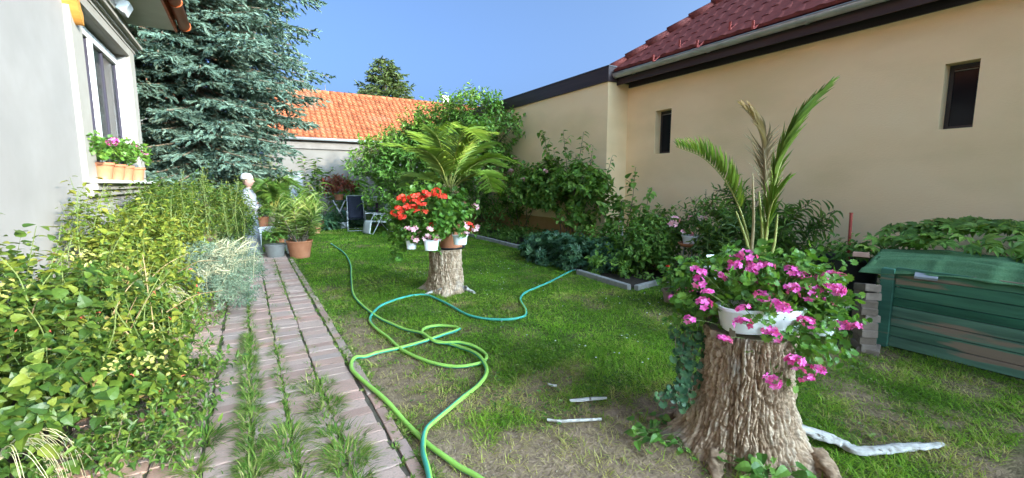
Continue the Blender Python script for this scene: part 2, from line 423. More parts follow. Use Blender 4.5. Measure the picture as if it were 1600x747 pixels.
HEADS = {k: [flower_head(m, nf=nf, pet=p) for _ in range(4)] for k, m, nf, p in (('pink', PINK, 8, .66), ('pale', PALE_PINK, 5, .8), ('red', REDP, 16, .5))}
def heads(parent, kind, pts, r, stalk_to=None, name='flower_head'):
    off = np.array(wl(parent))
    for p in pts:
        o = link(name, random.choice(HEADS[kind]), parent)
        o.location = Vector(np.array(p)-off); s = r*random.uniform(.8, 1.2); o.scale = (s, s, s*random.uniform(.6, .9))
        o.rotation_euler = (random.uniform(-.6, .6), random.uniform(-.6, .6), random.random()*6)
    if stalk_to is not None:
        m = MB()
        for p in pts:
            p = np.array(p); b = np.array(stalk_to)*.45+p*.55+np.array([0, 0, -.06]); pts_ = catmull([b, (b+p)/2+np.array([0, 0, .01]), p], 3)
            m.tube(pts_, .0022, 4, False)
        m.build('flower_stalk', STEM_G, parent)
def pot_parts(parent, c, r0, r1, h, m, rim=.02, n=28, soil=True, local=False, inner=.85):
    """tapered pot with a rolled rim: r0 at the foot, r1 at the rim"""
    b = MB(); t = .012
    b.lathe([(0, 0), (r0, 0), (r0+(r1-r0)*(1-rim*1.6/h), h-rim*1.6), (r1+t*.9, h-rim*1.5), (r1+t, h-.004), (r1+t*.5, h), (r1-t, h-.004), (r1*inner, h*.75)], n, c)
    o = b.build('pot', m, parent, smooth=False, local=local)
    for p in o.data.polygons: p.use_smooth = True
    o.data.set_sharp_from_angle(angle=R(35))
    if soil:
        s = MB(); s.lathe([(0.001, h*.83), (r1*.5, h*.86), (r1*.93, h*.82)], n, c); s.build('soil', SOIL, parent, local=local)
    return o
def frond(parent, pts, n, L, wid, mats, rach, dry=False, vee=.55, lean=.55, name='frond', start=.18, taper=.45, sweep=.9):
    """one pinnate palm leaf: arching rachis with two ranks of leaflets"""
    C_ = catmull(pts, 12); seg = np.linalg.norm(np.diff(C_, axis=0), axis=1); cum = np.concatenate([[0], np.cumsum(seg)])
    q = np.linspace(cum[-1]*start, cum[-1]*.985, n); P = np.stack([np.interp(q, cum, C_[:, c]) for c in range(3)], 1)
    T = nrm(np.gradient(P, axis=0)); up = np.array([0, 0, 1.])-T*T[:, 2:3]; bad = np.linalg.norm(up, axis=1) < .2
    up[bad] = np.array([.3, .5, .2]); up = nrm(up); side = np.cross(T, up)
    t = (q-q[0])/(q[-1]-q[0]); ln = L*(np.sin(np.pi*np.clip(.12+t*.8, 0, 1))**.6)*(1-taper*t*.5)
    m = MB()
    for sg in (-1, 1):
        A = nrm(side*sg*lean+T*sweep+up*vee*.6+rng.normal(0, .07, P.shape))
        m.leaves(STRAP_UP if not dry else STRAP, P, A, nrm(up-side*sg*.5+rng.normal(0, .15, P.shape)), ln*rng.uniform(.85, 1.1, n), wid, rng.random(n)*.6+.4*(1-t))
    o = m.build(name, mats[0], parent)
    r = MB(); r.tube(C_, np.linspace(rach, rach*.25, len(C_)), 6)
    r.build('rachis', PALM_ST if not dry else G_PALMD[0], o, local=False, smooth=True)
    return o
PALM_ST = mat('palm_stalk', [(.22, .24, .05), (.32, .30, .08)], 6, .5)

# ================================================================== THE SETTING
def gz(x, y):
    z = .035*(fbm(np.asarray(x)*.9, np.asarray(y)*.9, 2.)-.5)+.012*(vnoise(np.asarray(x)*6, np.asarray(y)*6, 1.)-.5)
    return z*np.clip((np.asarray(x)-.62)*4, 0, 1)
def bare(x, y):
    x = np.asarray(x); y = np.asarray(y)
    b = 0
    for cx, cy, rx, ry, a in ((1.2, 1.9, .75, .9, 1.15), (1.75, 1.95, .55, .55, .8), (.75, 3.4, .35, 1.5, .75), (1.3, 3.1, .6, .6, .45), (2.3, 5.3, .6, .5, .55), (3.7, 1.2, .9, .6, .65), (4.7, 1.5, .5, .9, .6), (2.6, 1.9, .5, .4, .35), (.9, 5.5, .3, 1.5, .45), (1.9, 1.2, 1.0, .5, .7), (3.4, .5, 1.2, .4, .5), (3.0, 4.0, 1.5, .5, .18)):
        b = b+a*np.exp(-((x-cx)/rx)**2-((y-cy)/ry)**2)
    n = fbm(x*2.2, y*2.2, 5., 4); n2 = fbm(x*7, y*7, 15., 3)
    return np.clip(.66*b+1.5*(n-.54)+1.2*(n2-.5)*np.clip(b*2, .25, 1), 0, 1)
g = MB()
xs = np.concatenate([[-300, -120, -40, -15, -8], np.arange(-4, 8.6, .12), [12, 20, 60, 150, 400]])
ys = np.concatenate([[-200, -60, -15, -5, -1], np.arange(0, 20, .12), [24, 30, 45, 90, 200, 600]])
X, Y = np.meshgrid(xs, ys); gx = np.clip(X, -4, 8.6); gy = np.clip(Y, 0, 20)
g.grid(np.stack([X, Y, gz(gx, gy)], -1), bare(gx, gy).ravel())
gm = mat('ground', [(.065, .10, .02), (.13, .105, .05), (.21, .145, .092), (.26, .18, .118)], 14, .95, bump=.7, bscale=60, source='attr', jit=.35, bdist=.02, spec=.1)
g.build('ground', gm, None, smooth=True, kind='structure')

def right_edge(y):
    return np.interp(y, [0, 1.7, 1.75, 4.38, 4.4, 5.2, 8.2, 11.1, 12.5, 15.6], [5.0, 5.0, 5.6, 5.6, 4.55, 4.62, 5.36, 5.42, 5.9, 6.2])
def lawn_points(n, x0, x1, y0, y1):
    x = rng.uniform(x0, x1, n); y = rng.uniform(y0, y1, n)
    le = np.where(y < 10.4, .70+.03*np.sin(y*5), np.where(y < 12, -.1, .9)); k = (x > le) & (x < right_edge(y)) & (y < 15.8+.3*np.sin(x*2))
    return x[k], y[k]
gb = MB(); st = MB(); wd = MB()
for (n, x0, x1, y0, y1, ln, w) in ((112000, .65, 5.1, .55, 3.2, .040, .0043), (84000, .65, 5.7, 3.2, 6.5, .038, .0060), (50000, .65, 5.7, 6.5, 10.5, .038, .0095), (40000, -.2, 6.2, 10.5, 16.1, .042, .015)):
    x, y = lawn_points(n, x0, x1, y0, y1)
    bb = bare(x, y); cl = fbm(x*6, y*6, 9.); k = rng.random(len(x)) > np.clip(bb*1.15-.14+1.0*(.5-cl), 0, .94)
    x, y, bb, cl = x[k], y[k], bb[k], cl[k]; n = len(x)
    P = np.stack([x, y, gz(x, y)-.004], 1); a = rng.uniform(0, 2*np.pi, n)
    le = rng.uniform(.35, 1.25, n); A = nrm(np.stack([np.cos(a)*le, np.sin(a)*le, np.ones(n)*.75], 1)); N = np.stack([-np.cos(a), -np.sin(a), np.ones(n)*1.2], 1)
    hue = np.clip(.75*fbm(x*1.8, y*1.8, 3.)+.20*rng.normal(0, 1, n)+.10+.85*(bb-.22), 0, 1)
    gb.leaves(BLADE, P, A, N, ln*rng.uniform(.6, 1.6, n)*(.45+1.15*cl), w*rng.uniform(.7, 1.4, n), hue)
gb.build('grass', G_GRASS, None, kind='stuff')
x, y = lawn_points(46000, .65, 5.2, .6, 6); k = rng.random(len(x)) < bare(x, y)*.9+.08; x, y = x[k], y[k]; n = len(x); a = rng.uniform(0, 6.28, n)
st.leaves(BLADE, np.stack([x, y, gz(x, y)+.004+.012*rng.random(n)], 1), np.stack([np.cos(a), np.sin(a), rng.normal(.05, .15, n)], 1), np.tile([0, 0, 1.], (n, 1)), rng.uniform(.025, .10, n), rng.uniform(.0018, .0042, n))
st.build('dry_grass', STRAW, None, kind='stuff')
x, y = lawn_points(9000, .7, 5.2, .8, 7); k = (fbm(x*2.6, y*2.6, 21.) > .53) & (bare(x, y) < .75); x, y = x[k], y[k]; n = len(x); a = rng.uniform(0, 6.28, n)
P = np.stack([x, y, gz(x, y)+.012+.015*rng.random(n)], 1)
A = np.stack([np.cos(a), np.sin(a), .25+.2*rng.random(n)], 1)
wd.leaves(OVAL, P, A, np.tile([0, 0, 1.], (n, 1))+rng.normal(0, .3, (n, 3)), rng.uniform(.02, .042, n), rng.uniform(.014, .024, n)); wd.build('lawn_weeds', G_WEED[0], None, kind='stuff')
x, y = lawn_points(900, 2.0, 5.3, 2.0, 8); k = fbm(x*1.5, y*1.5, 31.) > .54; x, y = x[k][:130], y[k][:130]; n = len(x)
x_, y_ = lawn_points(16000, .65, 5.2, .6, 5); k_ = rng.random(len(x_)) < bare(x_, y_)**2; x_, y_ = x_[k_], y_[k_]; n_ = len(x_)
pb = MB(); pa_ = rng.uniform(0, 6.28, n_)
pb.leaves((np.array([(-.5, -.4, 0), (.5, -.3, 0), (.1, .5, 0), (0, 0, .55), (.3, .25, .25)], float), [np.array([(0, 1, 3), (1, 4, 3), (4, 2, 3), (2, 0, 3), (1, 2, 4)])]), np.stack([x_, y_, gz(x_, y_)-.001], 1), np.stack([np.cos(pa_), np.sin(pa_), 0*pa_], 1), np.tile([0, 0, 1.], (n_, 1)), .004+.016*rng.random(n_)**4, .004+.014*rng.random(n_)**4)
pb.build('soil_crumbs', mat('soil_crumb', [(.10, .08, .055), (.19, .15, .105), (.30, .25, .19)], 3, .95, source='attr', jit=.2), None, kind='stuff')
dz = MB(); dz.leaves(LOBED, np.stack([x, y, gz(x, y)+.035], 1), np.tile([1., 0, .1], (n, 1))+rng.normal(0, .3, (n, 3)), np.tile([0, 0, 1.], (n, 1)), .017, .017)
dz.build('daisies', WHITE_PAINT, None, kind='stuff')

# ---- brick path
path = MB(); path.span(-1.05, .70, -1, 10.9, -.05, .034); path = path.build('path', mat('path_sand', [(.06, .05, .035), (.12, .10, .07)], 30, .95, bump=.5), None, kind='structure')
BR = mat('path_brick', [(.32, .195, .155), (.43, .265, .205), (.36, .25, .205), (.46, .31, .25), (.34, .25, .215), (.45, .25, .195)], 20, .9, bump=.35, bscale=70, source='object', jit=.16, stain=((.26, .22, .18), .54, .74), sscale=9)
bm_ = []
for k in range(6):
    b = MB(); b.box((0, 0, 0), (1, 1, 1), ch=.035); V = b.V[0].copy(); V += rng.normal(0, .012, V.shape)*np.array([1, 1.6, .6]); b.V[0] = V; bm_.append(b.mesh('brick', BR))
cols = [-.99, -.76, -.53, -.30, -.075, .135, .37, .61]
bricks = []
yy = .9
while yy < 10.6:
    d = random.choice([.105, .112, .12, .13, .14])
    for c in range(7):
        gapl = .022 if c in (3, 4) else .008
        x0, x1 = cols[c]+gapl*random.uniform(.3, 1.3)+random.uniform(-.004, .006), cols[c+1]-.009*random.uniform(.1, 2.0)
        bricks.append(((x0+x1)/2, yy+d/2+random.uniform(-.008, .008), x1-x0, d-.008, c))
    yy += d
ed = []
yy = .7
while yy < 10.2:
    d = random.choice([.2, .21, .22]); ed.append((.662+random.uniform(-.006, .006), yy+d/2, .062, d-.012)); yy += d
vis = sorted([b for b in bricks if (b[4] > 0)], key=lambda b: b[1])[:258]
def put_brick(b, nm, h=.05):
    o = link(nm, random.choice(bm_), path); o.location = (b[0], b[1], h-.03+random.uniform(-.004, .004)); o.scale = (b[2], b[3], .06)
    o.rotation_euler = (random.gauss(0, .008), random.gauss(0, .010), random.gauss(0, .02)+(math.pi if random.random() < .5 else 0))
for b in vis: put_brick(b, 'brick')
vs = set(id(b) for b in vis); m = MB()
for b in bricks:
    if id(b) not in vs: m.box((b[0], b[1], .02+random.uniform(-.004, .004)), (b[2], b[3], .06), rz=random.gauss(0, .014), ch=.005)
BR2 = mat('path_brick_far', [(.32, .195, .155), (.43, .265, .205), (.36, .25, .205), (.46, .31, .25), (.34, .25, .215)], 20, .9, bump=.35, bscale=70, source='attr', jit=.16)
m.build('far_brick', BR2, path, kind='stuff')
for e in ed[:42]: put_brick(e, 'edging_brick', .047)
# grass growing in the joints
tf = MB()
def tuft(cx, cy, n, r, ln, w=.0062):
    n = int(n*1.6)
    a = rng.uniform(0, 6.28, n); q = r*np.sqrt(rng.random(n)); le = .35+1.7*rng.random(n)
    ln = ln*.82; P = np.stack([cx+q*np.cos(a), cy+q*np.sin(a)*1.2, np.full(n, .04)], 1); a2 = a+rng.normal(0, .5, n)
    A = np.stack([np.cos(a2)*le, np.sin(a2)*le, np.ones(n)], 1); N = np.stack([-np.cos(a2), -np.sin(a2), le], 1)
    tf.leaves(BLADE_LONG, P, A, N, ln*rng.uniform(.5, 1.3, n), w*rng.uniform(.7, 1.3, n), np.clip(rng.beta(1.6, 2, n)+.25*(random.random()-.5), 0, 1))
BLADE_LONG = tpl_strap(sag=.45, fold=.0, n=2, w=(1, .75, 0))
for (x, y0, y1, st_, r, ln, pr) in ((-.075, 1.9, 4.9, .055, .050, .090, 1), (-.06, 4.9, 7.0, .06, .04, .06, .8), (.135, 2.0, 3.0, .07, .06, .095, 1), (.135, 3.0, 4.4, .045, .03, .06, .9), (.14, 4.4, 6.4, .11, .045, .06, .8), (.14, 6.4, 9.8, .12, .04, .06, .6), (.37, 2.0, 2.6, .07, .075, .10, 1), (.33, 2.6, 3.5, .07, .07, .095, 1), (.37, 3.5, 6.4, .15, .045, .06, .65), (.36, 6.4, 9.6, .07, .05, .06, .8), (-.30, 1.9, 6.5, .13, .04, .07, .7), (-.53, 2.5, 6, .2, .05, .07, .5), (.615, 2, 9.8, .12, .018, .04, .6), (.63, 3.5, 9.8, .08, .018, .045, .6), (.700, 1.5, 9.8, .05, .025, .045, .75)):
    y = y0
    while y < y1:
        if random.random() < pr and vnoise(y*2.7, x*9, 2.) > .22: tuft(x+random.gauss(0, .014), y, int(20+16*random.random()+26*(ln > .08)), r*random.uniform(.55, 1.45), ln*random.uniform(.55, 1.2))
        y += st_*random.uniform(.6, 1.4)
for i in range(260):            # short sprigs in the cross joints
    bq = random.choice(bricks)
    if bq[1] < 8.5 and bq[4] > 0: tuft(bq[0]+random.uniform(-.1, .1), bq[1]+bq[3]/2+.004, random.randint(3, 9), .015, random.uniform(.02, .045))
for (px, py, n, r, ln) in ((320, 690, 110, .06, .17), (450, 690, 150, .09, .12), (540, 715, 170, .10, .12), (515, 635, 120, .07, .11), (505, 605, 90, .06, .10), (300, 735, 70, .05, .10), (400, 735, 120, .07, .11), (440, 715, 120, .08, .11), (485, 350, 0, .1, .1)):
    p = at(px, py, Z=.04)
    if n: tuft(p[0], p[1], n, r, ln)
tf.build('joint_grass', G_TUFT, None, kind='stuff')
bed = MB(); bed.span(-1.6, -.93, 1.5, 11, -.03, .03)
bed.build('left_bed_soil', SOIL, None, kind='structure')
b2 = MB(); b2.add([(4.72, 4.47, .02), (5.6, 4.55, .02), (7.5, 4.6, .02), (7.5, 7.4, .02), (6.9, 7.5, .02), (6.9, 14, .02), (5.9, 14, .02), (5.5, 11.1, .02), (5.45, 8.2, .02), (4.72, 5.2, .02)], [tuple(range(10))])
b2.build('right_bed_soil', SOIL, None, kind='structure')

# ================================================================== WHITE HOUSE on the left
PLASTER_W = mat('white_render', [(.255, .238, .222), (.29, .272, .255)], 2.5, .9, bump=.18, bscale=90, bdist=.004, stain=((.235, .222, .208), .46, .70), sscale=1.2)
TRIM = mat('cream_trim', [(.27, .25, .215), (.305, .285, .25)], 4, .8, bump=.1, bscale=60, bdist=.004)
WX, HC = -1.5, 9.75
wy0, wy1, wz0, wz1 = 6.85, 9.28, 1.57, 3.50
house = thing('white_house', 'white rendered house on the left with orange gutter and flower pots on its sill', 'house', (WX-3, 6, 0))
m = MB()
m.span(WX-.35, WX, -4, wy0, 0, 4.1); m.span(WX-.35, WX, wy1, HC, 0, 4.1); m.span(WX-.35, WX, wy0, wy1, 0, wz0); m.span(WX-.35, WX, wy0, wy1, wz1, 4.1)
m.span(WX-8, WX-.35, HC-.3, HC-.002, 0, 4.1); m.span(WX-8, WX-7.7, -4, HC-.31, 0, 4.1)
m.build('wall', PLASTER_W, house)
m = MB()                                                    # surround: jambs, head, moulded cornice, apron
m.span(WX, WX+.05, wy1+.03, wy1+.36, wz0-.05, wz1+.12); m.span(WX, WX+.05, wy0-.40, wy0-.03, wz0-.05, wz1+.12); m.span(WX, WX+.048, wy0-.03, wy1+.03, wz1+.002, wz1+.12)
m.build('window_surround', TRIM, house)
m = MB()
for k, (dz, ou) in enumerate(((0, .06), (.05, .10), (.085, .155), (.13, .12))): m.span(WX, WX+ou, wy0-.44-ou*.2, wy1+.44+ou*.2, wz1+.121+dz, wz1+.119+dz+(.05, .035, .045, .03)[k])
m.box((WX+.09, 7.6, wz1+.34), (.18, .5, .16), ch=.03)
m.build('cornice', TRIM, house)
m = MB(); m.span(WX, WX+.17, wy0-.35, wy1+.43, wz0-.055, wz0-.02, ch=.006); m.build('window_sill', WHITE_PAINT, house)
m = MB(); m.span(WX, WX+.10, wy0-.33, wy1+.36, wz0-.13, wz0-.057); m.span(WX, WX+.06, wy0-.33, wy1+.36, wz0-.20, wz0-.132); m.build('sill_moulding', TRIM, house)
fx = WX-.11; wm = wy0+.95
win = MB()
for (p, q) in ((wy0+.002, wy0+.06), (wy1-.06, wy1-.002), (wm-.035, wm+.035)): win.span(fx-.06, fx, p, q, wz0+.062, wz1-.122)
win.span(fx-.06, fx, wy0+.002, wy1-.002, wz0+.002, wz0+.06); win.span(fx-.06, fx, wy0+.002, wy1-.002, wz1-.12, wz1-.05)
window = win.build('window', WHITE_PAINT, house)
GLASS = bpy.data.materials.new('window_glass'); GLASS.use_nodes = True
gn = GLASS.node_tree.nodes; gp = gn['Principled BSDF']; gp.inputs['Base Color'].default_value = (.02, .025, .03, 1); gp.inputs['Roughness'].default_value = .03; gp.inputs['Specular IOR Level'].default_value = .6; gp.inputs['Alpha'].default_value = .45
GASK = mat('dark_gasket', [(.03, .025, .04)], 5, .6)
for (a, b_) in ((wy0+.075, wm-.05), (wm+.05, wy1-.075)):
    m = MB()
    for (p, q) in ((a, a+.055), (b_-.055, b_)): m.span(fx-.04, fx+.018, p, q, wz0+.066, wz1-.126)
    m.span(fx-.04, fx+.018, a+.056, b_-.056, wz0+.066, wz0+.12); m.span(fx-.04, fx+.018, a+.056, b_-.056, wz1-.18, wz1-.126)
    sash = m.build('sash', WHITE_PAINT, window)
    for (p, q) in ((a-.012, a-.002), (b_+.002, b_+.012), (a+.057, a+.072), (b_-.072, b_-.057)): m = MB(); m.span(fx-.03, fx+.004, p, q, wz0+.125, wz1-.185); m.build('gasket', GASK, window)
    m = MB(); m.span(fx-.03, fx-.022, a+.073, b_-.073, wz0+.121, wz1-.181); m.build('pane', GLASS, window)
m = MB(); m.span(fx-.03, fx-.0, wm+.62, wm+.645, wz0+.121, wz1-.181); m.build('gasket', GASK, window)
CURT = mat('net_curtain', [(.30, .30, .28), (.46, .46, .44)], 3, .9, stretch=(1, 6, .2), trans=.2)
for (y0_, y1_) in ((wy0-.05, wm-.25), (wm+.45, wy1-.35)):
    c = MB(); ysx = np.linspace(y0_, y1_, 80); c.grid(np.stack([np.stack([fx-.14+.02*np.sin(ysx*34)+.012*np.sin(ysx*77), ysx, np.full(80, z)], -1) for z in (wz0-.1, wz1+.05)])); c.build('curtain', CURT, window, smooth=True)
m = MB(); m.span(fx-.5, fx-.45, wy0-.4, wy1+.4, wz0-.4, wz1+.3); m.build('dim_room_panel', mat('dim_room', [(.06, .065, .06)]), window)  # dark panel behind the curtains, the unlit room's shade put into its colour
# eaves
OR = mat('orange_paint', [(.33, .07, .022), (.40, .095, .03)], 5, .45, stain=((.40, .16, .09), .6, .85))
SOF = mat('soffit', [(.48, .45, .39), (.54, .51, .45)], 4, .85)
m = MB(); m.span(WX-.002, WX+.62, -4, HC, 4.10, 4.13); m.build('soffit', SOF, house)
m = MB(); m.span(WX+.62, WX+.645, -4, HC+.02, 4.08, 4.27); m.build('fascia_board', OR, house)
m = MB(); m.tube([(WX+.75, -4, 4.23), (WX+.75, HC+.12, 4.23)], .085, 14); gut = m.build('gutter', OR, house, smooth=True)
for y_ in (8.6, HC+.07): m = MB(); m.tube([(WX+.75, y_, 4.23), (WX+.75, y_+.06, 4.23)], .094, 14); m.build('gutter_joint', OR, gut, smooth=True)
ROOFM = mat('house_roof', [(.40, .13, .06), (.50, .18, .08)], 8, .8)
m = MB(); m.add([(WX+.80, -4, 4.30), (WX+.80, HC+.05, 4.30), (WX-4.2, HC+.05, 7.4), (WX-4.2, -4, 7.4), (WX-9, HC+.05, 4.3), (WX-9, -4, 4.3)], [(0, 1, 2, 3), (3, 2, 4, 5)]); ro = m.build('roof', ROOFM, house)
md = ro.modifiers.new('thick', 'SOLIDIFY'); md.thickness = .08; md.offset = -1
m = MB(); m.box((WX+.10, 8.1, 3.93), (.2, .16, .1), ch=.02); m.box((WX+.24, 8.1, 3.87), (.1, .24, .16), rx=0, ry=.5, ch=.02); m.build('wall_lamp', WHITE_PLASTIC, house)
# lower rear wing
DARK_WOOD_L = mat('brown_board', [(.10, .05, .03), (.15, .08, .05)], 4, .6)
wing = thing('house_wing', 'rear wing of the white house with dark eaves beside the blue spruce', 'house wing', (-2.6, 12, 0))
m = MB(); m.span(-6, -2.2, 10.0, 14.3, 0, 4.7); m.build('wall', PLASTER_W, wing)
m = MB(); m.span(-6, -1.72, 10.0, 14.5, 4.74, 4.77); m.build('soffit', SOF, wing)
m = MB(); m.span(-1.719, -1.69, 10.0, 14.52, 4.72, 4.9); m.build('fascia_board', DARK_WOOD_L, wing)
m = MB(); m.add([(-1.66, 10.0, 4.92), (-1.66, 14.55, 4.92), (-5, 14.55, 7), (-5, 10.0, 7)], [(0, 1, 2, 3)]); ro = m.build('roof', ROOFM, wing); md = ro.modifiers.new('t', 'SOLIDIFY'); md.thickness = .06; md.offset = -1
# curved wooden ornament
orn = MB(); oc = at(108, -18, X=WX+.03); ps = []
for i in range(17):
    a = R(150)+R(110)*i/16; ps.append((WX+.06, oc[1]+.02+.0+.30*math.cos(a)*.6, oc[2]+.02+.33*math.sin(a)))
sec = MB(); P = np.array(ps); G = []
for p in P:
    r_ = nrm(p-np.array([WX+.06, oc[1], oc[2]])); G.append([p+r_*.06+np.array([-.06, 0, 0]), p+r_*.06+np.array([.06, 0, 0]), p-r_*.06+np.array([.06, 0, 0]), p-r_*.06+np.array([-.06, 0, 0])])
sec.grid(G, wrap=True); o = sec.build('wall_ornament', mat('orange_wood', [(.42, .17, .03), (.58, .27, .06)], 6, .5, stretch=(1, 1, 4)))
tag(o, 'curved orange wooden ornament fixed high on the white house wall', 'ornament')
# flower pots on the sill
PETS = []
sp = [(160, 262, 'wide terracotta pot at the near end of the window sill with trailing green leaves'), (180, 264, 'second terracotta pot along the window sill, dense green leaves over its rim'), (194, 265, 'third terracotta pot along the window sill, between two leafy pots'), (213, 270, 'terracotta pot at the far end of the window sill with the brightest pink flowers')]
def sill_pot(i, y, lab):
    t = thing('sill_pot', lab, 'flower pot', (WX+.085, y, wz0-.02), 'terracotta pots on the window sill')
    c0 = (WX+.085, y, wz0-.02); pot_parts(t, c0, .075, .105, .2, TERRA, n=20)
    P, A, N, s0, e0 = bush_arrays([(c0[0]+.02, y, c0[2]+.30, .13, .26, .15)], 46, .10, 6, seed=i)
    leafy(t, LOBED, G_PELAR, P, A, N, .055, .055)
    m = MB(); twig_mesh(m, s0, e0, .003); m.build('twig', STEM_G, t, kind='stuff')
    n = (1, 1, 2, 6)[i]; hp = [(c0[0]+random.uniform(-.02, .14), y+random.uniform(-.2, .22), c0[2]+random.uniform(.38, .52)) for _ in range(n)]
    heads(t, 'pink', hp, .045, (c0[0], y, c0[2]+.2))
for i, (px, py, lab) in enumerate(sp): sill_pot(i, at(px, py, X=WX+.085)[1], lab)

# ================================================================== CREAM HOUSE on the right
CREAM = mat('cream_render', [(.94, .705, .40), (.97, .755, .455)], 1.4, .92, bump=.5, bscale=55, stretch=(.8, .5, 1.15), bdist=.008, stain=((.83, .64, .35), .46, .70), sscale=1.1)
DARK_WOOD = mat('dark_fascia', [(.030, .020, .022), (.052, .034, .034)], 3, .5, stretch=(1, .2, 6))
RX = 7.5
ch = thing('cream_house', 'cream rendered house on the right with maroon tiled roof and two small windows', 'house', (10, 2, 0))
w2 = (1.82, 2.13, 2.18, 2.97); w1 = (6.25, 6.66, 2.14, 3.03)
m = MB(); Y0, Y1, ZT = -34, 7.5, 3.75  # house lengthened unseen, far behind the camera, so its roof shades lawn and path
m.span(RX, RX+.32, Y0, w2[0], 0, ZT); m.span(RX, RX+.32, w2[1], w1[0], 0, ZT); m.span(RX, RX+.32, w1[1], Y1, 0, ZT)
for w in (w1, w2): m.span(RX, RX+.32, w[0], w[1], 0, w[2]); m.span(RX, RX+.32, w[0], w[1], w[3], ZT)
m.span(RX+.32, 14.6, Y1-.3, Y1-.002, 0, ZT); m.span(14.6, 14.9, Y0, Y1, 0, ZT); m.span(RX+.32, 14.6, Y0, Y0+.3, 0, ZT)
m.build('wall', CREAM, ch)
DKG = mat('dark_glass', [(.008, .009, .012), (.014, .015, .018)], 2, .12, spec=.15); DKF = mat('dark_frame', [(.03, .026, .024), (.05, .044, .04)], 5, .4)
for w in (w1, w2):
    m = MB(); a, b_, c_, d_ = w; x0, x1 = RX+.17, RX+.21
    m.span(x0, x1, a+.001, a+.045, c_+.001, d_-.001); m.span(x0, x1, b_-.045, b_-.001, c_+.001, d_-.001); m.span(x0, x1, a+.046, b_-.046, c_+.001, c_+.045); m.span(x0, x1, a+.046, b_-.046, d_-.05, d_-.001)
    fr = m.build('window', DKF, ch); m = MB(); m.span(x0+.01, x0+.02, a+.046, b_-.046, c_+.046, d_-.051); m.build('pane', DKG, fr)
    m = MB(); m.tube([(x0-.01, a+.05, d_-.075), (x0-.01, b_-.05, d_-.075)], .008, 6); m.build('window_bar', STEEL, fr)
m = MB(); m.span(7.17, RX+.1, Y0, 7.62, 3.752, 3.77); m.build('soffit', DARK_WOOD, ch)
m = MB(); m.span(7.145, 7.168, Y0, 7.64, 3.66, 3.86); m.span(RX-.03, RX-.003, Y0, 7.43, 3.63, 3.75); m.build('fascia_board', DARK_WOOD, ch)
ZINC = mat('zinc_gutter', [(.42, .43, .43), (.54, .55, .55)], 5, .42, metal=.5, stain=((.20, .20, .20), .6, .8))
m = MB(); n = 12; gx_, gz_ = 7.06, 3.875; prof = [(gx_+.085*math.cos(a), gz_+.085*math.sin(a)) for a in np.linspace(math.pi, 2*math.pi, n)]
prof2 = [(gx_+.08*math.cos(a), gz_+.08*math.sin(a)) for a in np.linspace(2*math.pi, math.pi, n)]
pp = prof+prof2
m.grid([[(x_, y_, z_) for (x_, z_) in pp] for y_ in (Y0, 7.62)], wrap=True); m.add([(x_, 7.621, z_) for (x_, z_) in prof], [tuple(range(n))])
m.tube([(gx_-.085, Y0, gz_+.003), (gx_-.085, 7.62, gz_+.003)], .012, 8); gut = m.build('gutter', ZINC, ch, smooth=True)
for y_ in (6.9, 5.15, 3.55, 1.9):
    m = MB(); m.grid([[(gx_+.09*math.cos(a), y_+dy, gz_+.09*math.sin(a)) for a in np.linspace(math.pi*.97, 2*math.pi, 10)] for dy in (0, .035)]); o = m.build('gutter_bracket', ZINC, gut); md = o.modifiers.new('t', 'SOLIDIFY'); md.thickness = .006
# roof: tiles course by course
MAR = mat('maroon_tile', [(.135, .036, .031), (.19, .052, .043), (.16, .048, .042)], 12, .9, spec=.12, bump=.2, bscale=50, source='object', jit=.25, stain=((.20, .09, .08), .6, .8), sscale=4)
MAR2 = mat('maroon_tile_far', [(.135, .036, .031), (.19, .052, .043)], 12, .9, spec=.12, source='attr', jit=.2)
SL = .8; ex, ez = 7.03, 3.93; sa = math.atan(SL); step = .235; tw = .30
def tile_shape(mat_, lw=.30, lh=.36, th=.022, amp=.016, n=9):
    m = MB(); us = np.linspace(0, 1, n); pr = amp*np.where(us < .5, np.sin(us*2*np.pi), .55*np.sin(us*2*np.pi))
    top = [[((u-.5)*lw*1.04, v*lh, z+th*(1-v)+.006) for u, z in zip(us, pr)] for v in (0, 1)]
    bot = [((u-.5)*lw*1.04, 0, z-.008) for u, z in zip(us, pr)]
    m.grid(top); m.grid([bot, top[0]])
    return m.mesh('tile', mat_)
TM = tile_shape(MAR); Mr = Matrix(((0, 1, 0), (1, 0, 0), (0, 0, 1))).to_4x4()
def tile_matrix(d, y):
    # local x -> along -Y, local y -> up the slope (+X,+Z)
    c, s_ = math.cos(sa), math.sin(sa)
    M = Matrix(((0, c, -s_, ex+d), (-1, 0, 0, y), (0, s_, c, ez+d*SL+.02), (0, 0, 0, 1)))
    return M
rest = MB(); nt_ = 0; tv = np.array([v.co for v in TM.vertices]); tfc = np.array([list(p.vertices) for p in TM.polygons])
ro = MB(); ro.add([(ex, Y0, ez), (ex, 7.66, ez), (ex+3.9, 7.66-3.9, ez+3.9*SL), (ex+3.9, Y0, ez+3.9*SL), (14.83+.2, 7.66, ez), (14.83+.2, Y0, ez)], [(0, 1, 2, 3), (1, 4, 2), (3, 2, 4, 5)])
roof = ro.build('roof', MAR2, ch)
md = roof.modifiers.new('t', 'SOLIDIFY'); md.thickness = .05; md.offset = -1
cand = []
for r_ in range(16):
    d = r_*step; y = 7.60-(r_ % 2)*.0
    ys_ = 7.66-d-.12
    k = 0; y = 7.5
    while y > Y0+.3:
        if y < ys_: cand.append((r_, d, y))
        y -= tw
cand.sort(key=lambda c: (c[1]*1.6+max(0, 7.6-c[2]-4.5)*2+max(0, 1.5-c[2])*5))
